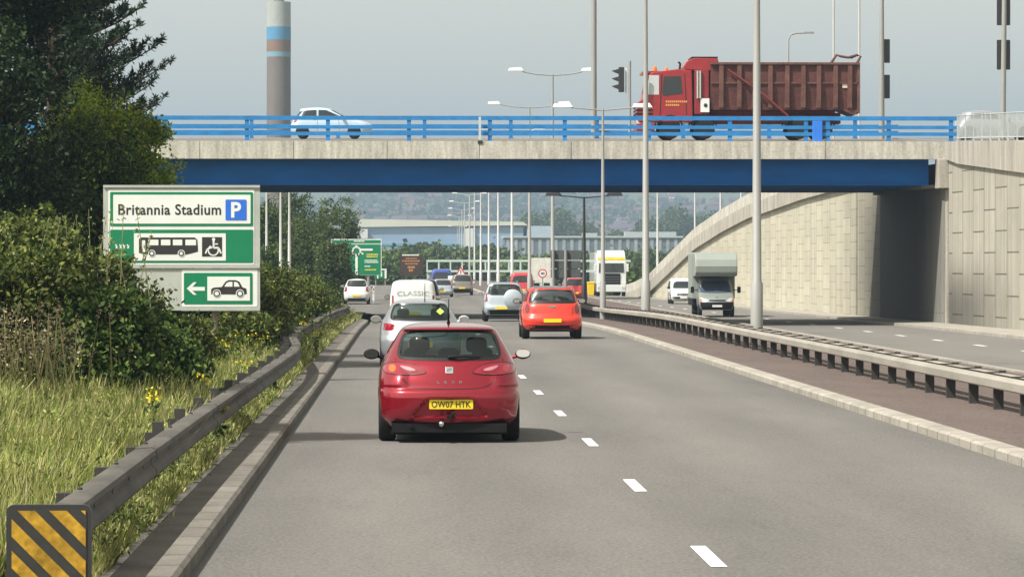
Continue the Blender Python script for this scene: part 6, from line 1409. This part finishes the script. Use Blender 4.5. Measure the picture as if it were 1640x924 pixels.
# chimney
D = 770; p = at(446.5, 425, D); ch = thing('chimney', 'tall round grey brown chimney with white and blue bands behind the bridge', 'chimney', (p.x, D, -.8)); zc = lambda py: at(446, py, D).z + .8
def band(nm, y0, y1, r0, r1, m): b = MB(); b.lathe([(r0, zc(y1)), (r1, zc(y0))], (0, 0, 0), 'z', 40); b.build(nm, m, ch, smooth=40)
mc = mat('chimney_concrete', (.135, .115, .105), .85, var=.12, scale=.3, stretch=(1, 1, .4), var2=.1, scale2=3); mw = mat('chimney_white', (.30, .315, .30), .7, var=.1, scale=.4, var2=.08, scale2=3); mb_ = mat('chimney_blue', (.07, .21, .36), .7, var=.1, scale=.4); mb2 = mat('chimney_brown', (.18, .115, .09), .85, var=.1, scale=.4)
b = MB(); b.lathe([(2.75, 0), (2.5, zc(300)), (2.45, zc(95))], (0, 0, 0), 'z', 40); b.build('shaft', mc, ch, smooth=40)
band('brown_band', 85, 95, 2.47, 2.46, mb2); band('pale_blue_band', 84, 92, 2.50, 2.50, mat('chimney_pale_blue', (.15, .27, .34), .7)); band('upper_brown_band', 65, 84, 2.48, 2.48, mb2); band('blue_band', 44, 65, 2.50, 2.49, mb_); band('white_top', 4, 44, 2.49, 2.46, mw); band('flue_cap', -4, 4, 1.2, 1.0, mat('cap_grey', (.15, .15, .15), .7))
# woodland belts
def belt(label, D, px0, px1, pyt, n, seed, leaf=1.0, dep=14, per=60, m=None, cl=1.6):
    g = np.random.default_rng(seed); x0, x1 = at(px0, 425, D).x, at(px1, 425, D).x; zt0 = at(700, pyt, D).z
    x = x0 + (x1 - x0) * g.random(n); y = D + dep * g.random(n); top = zt0 * (.8 + .25 * np.sin(x * .12 + seed) + .12 * np.sin(x * .53)); z = -.5 + (top + .5) * g.random(n) ** .5
    C = np.stack([x, y, z], 1); P = (C[:, None, :] + g.normal(size=(n, per, 3)) * cl * .5).reshape(-1, 3)
    return tag(leaves('woodland', P, leaf, m or L_far, None, .8, seed=seed), label, 'trees', kind='stuff')
belt('dark tree belt between the footbridge and the long warehouse', 640, 600, 830, 413, 900, 1, leaf=.8)
belt('tree belt in front of the office block, right of the lamp columns', 620, 820, 1180, 421, 1200, 2, leaf=.8)
belt('darker trees below the footbridge and behind the brown board', 520, 600, 700, 424, 500, 3, leaf=.6, dep=8, m=L_mid)
belt('low shrubs at the foot of the slip road wall beyond the lorry', 340, 985, 1046, 445, 420, 4, leaf=.4, dep=8, cl=.8)
belt('low trees below the footbridge on the right', 500, 860, 1010, 432, 500, 5, leaf=.6, dep=8)
belt('dark hedge far down the road behind the queue of cars', 470, 560, 640, 440, 350, 6, leaf=.5, dep=6, m=L_mid)
belt('green bushes around the office block roof in front of the hill', 1500, 800, 1330, 352, 1500, 7, leaf=1.3, dep=60, cl=3)
# hill woods and houses
g = np.random.default_rng(5); n = 1500; hx = -450 + 1300 * g.random(n); hy = 3000 + 2100 * g.random(n)
sel = (np.sin(hx * .011 + 1) + np.sin(hy * .006 + hx * .004)) > -.1; hx, hy = hx[sel], hy[sel]; n = len(hx); hz = np.array([hill(a, c) for a, c in zip(hx, hy)]) + 3
C = np.stack([hx, hy, hz], 1); P = (C[:, None, :] + g.normal(size=(n, 60, 3)) * np.array([11, 9, 3.2])).reshape(-1, 3)
tag(leaves('woodland', P, 4.5, leafmat('hill_wood', [(.02, .045, .02), (.035, .07, .03), (.06, .09, .04)], .1), None, .9, seed=9), 'hazy green woodland scattered over the far hillside', 'trees', kind='stuff')
mr1 = mat('roof_slate_purple', (.10, .07, .085), .8, var=.2, scale=.3); mb1 = mat('house_brick', (.20, .09, .07), .8, var=.2, scale=.3); mw1 = mat('house_render', (.62, .60, .56), .8, var=.1, scale=.3)
def house_mesh(mw_):
    b = MB(); b.box(-6, 6, -4, 4, -2, 5.2, 0); b.prism([(-4.4, 5.21), (4.4, 5.21), (0, 8.2)], -6.2, 6.2, 'x', 1); b.box(-4, -3, -.5, .5, 7.6, 9.2, 0)
    return b.mesh('house', [mw_, mr1])
HM = [house_mesh(mb1), house_mesh(mb1), house_mesh(mw1)]
k = 0
gg = random.Random(12)
rows = [(2650, 560, 1150), (2900, 560, 1250), (3100, 600, 1250), (3300, 570, 1300), (3550, 620, 1280), (3800, 650, 1300), (2780, 900, 1250), (3000, 900, 1200)]
for D, a, c in rows:
    px = a + gg.uniform(0, 10)
    while px < c and k < 290:
        p = at(px, 400, D + gg.uniform(-40, 40)); wh_ = gg.random() < .10
        o = bpy.data.objects.new('house', HM[2] if wh_ else HM[k % 2]); COL.objects.link(o); o.location = (p.x, p.y, hill(p.x, p.y)); o.rotation_euler = (0, 0, gg.uniform(-.5, .5)); s = gg.uniform(.85, 1.15); o.scale = (s, s, s)
        tag(o, 'tiny hazy white rendered house on the far hillside' if wh_ else 'tiny hazy brick house with a slate roof on the far hillside', 'house', 'white houses on the far hill' if wh_ else 'brick houses on the far hill'); k += 1
        px += gg.choice((15, 17, 20, 28, 46))
# ------------------------------------------------------------------ haze
hm = bpy.data.materials.new('haze_air'); hm.use_nodes = True; n_ = hm.node_tree.nodes; n_.remove(n_['Principled BSDF'])
pv = n_.new('ShaderNodeVolumePrincipled'); pv.inputs['Color'].default_value = (.50, .67, .88, 1); pv.inputs['Density'].default_value = 0.00029; pv.inputs['Anisotropy'].default_value = .3
hm.node_tree.links.new(pv.outputs[0], n_['Material Output'].inputs['Volume'])
b = MB(); b.box(-1400, 2300, -60, 6300, -3, 200); tag(b.build('haze', hm), kind='stuff')
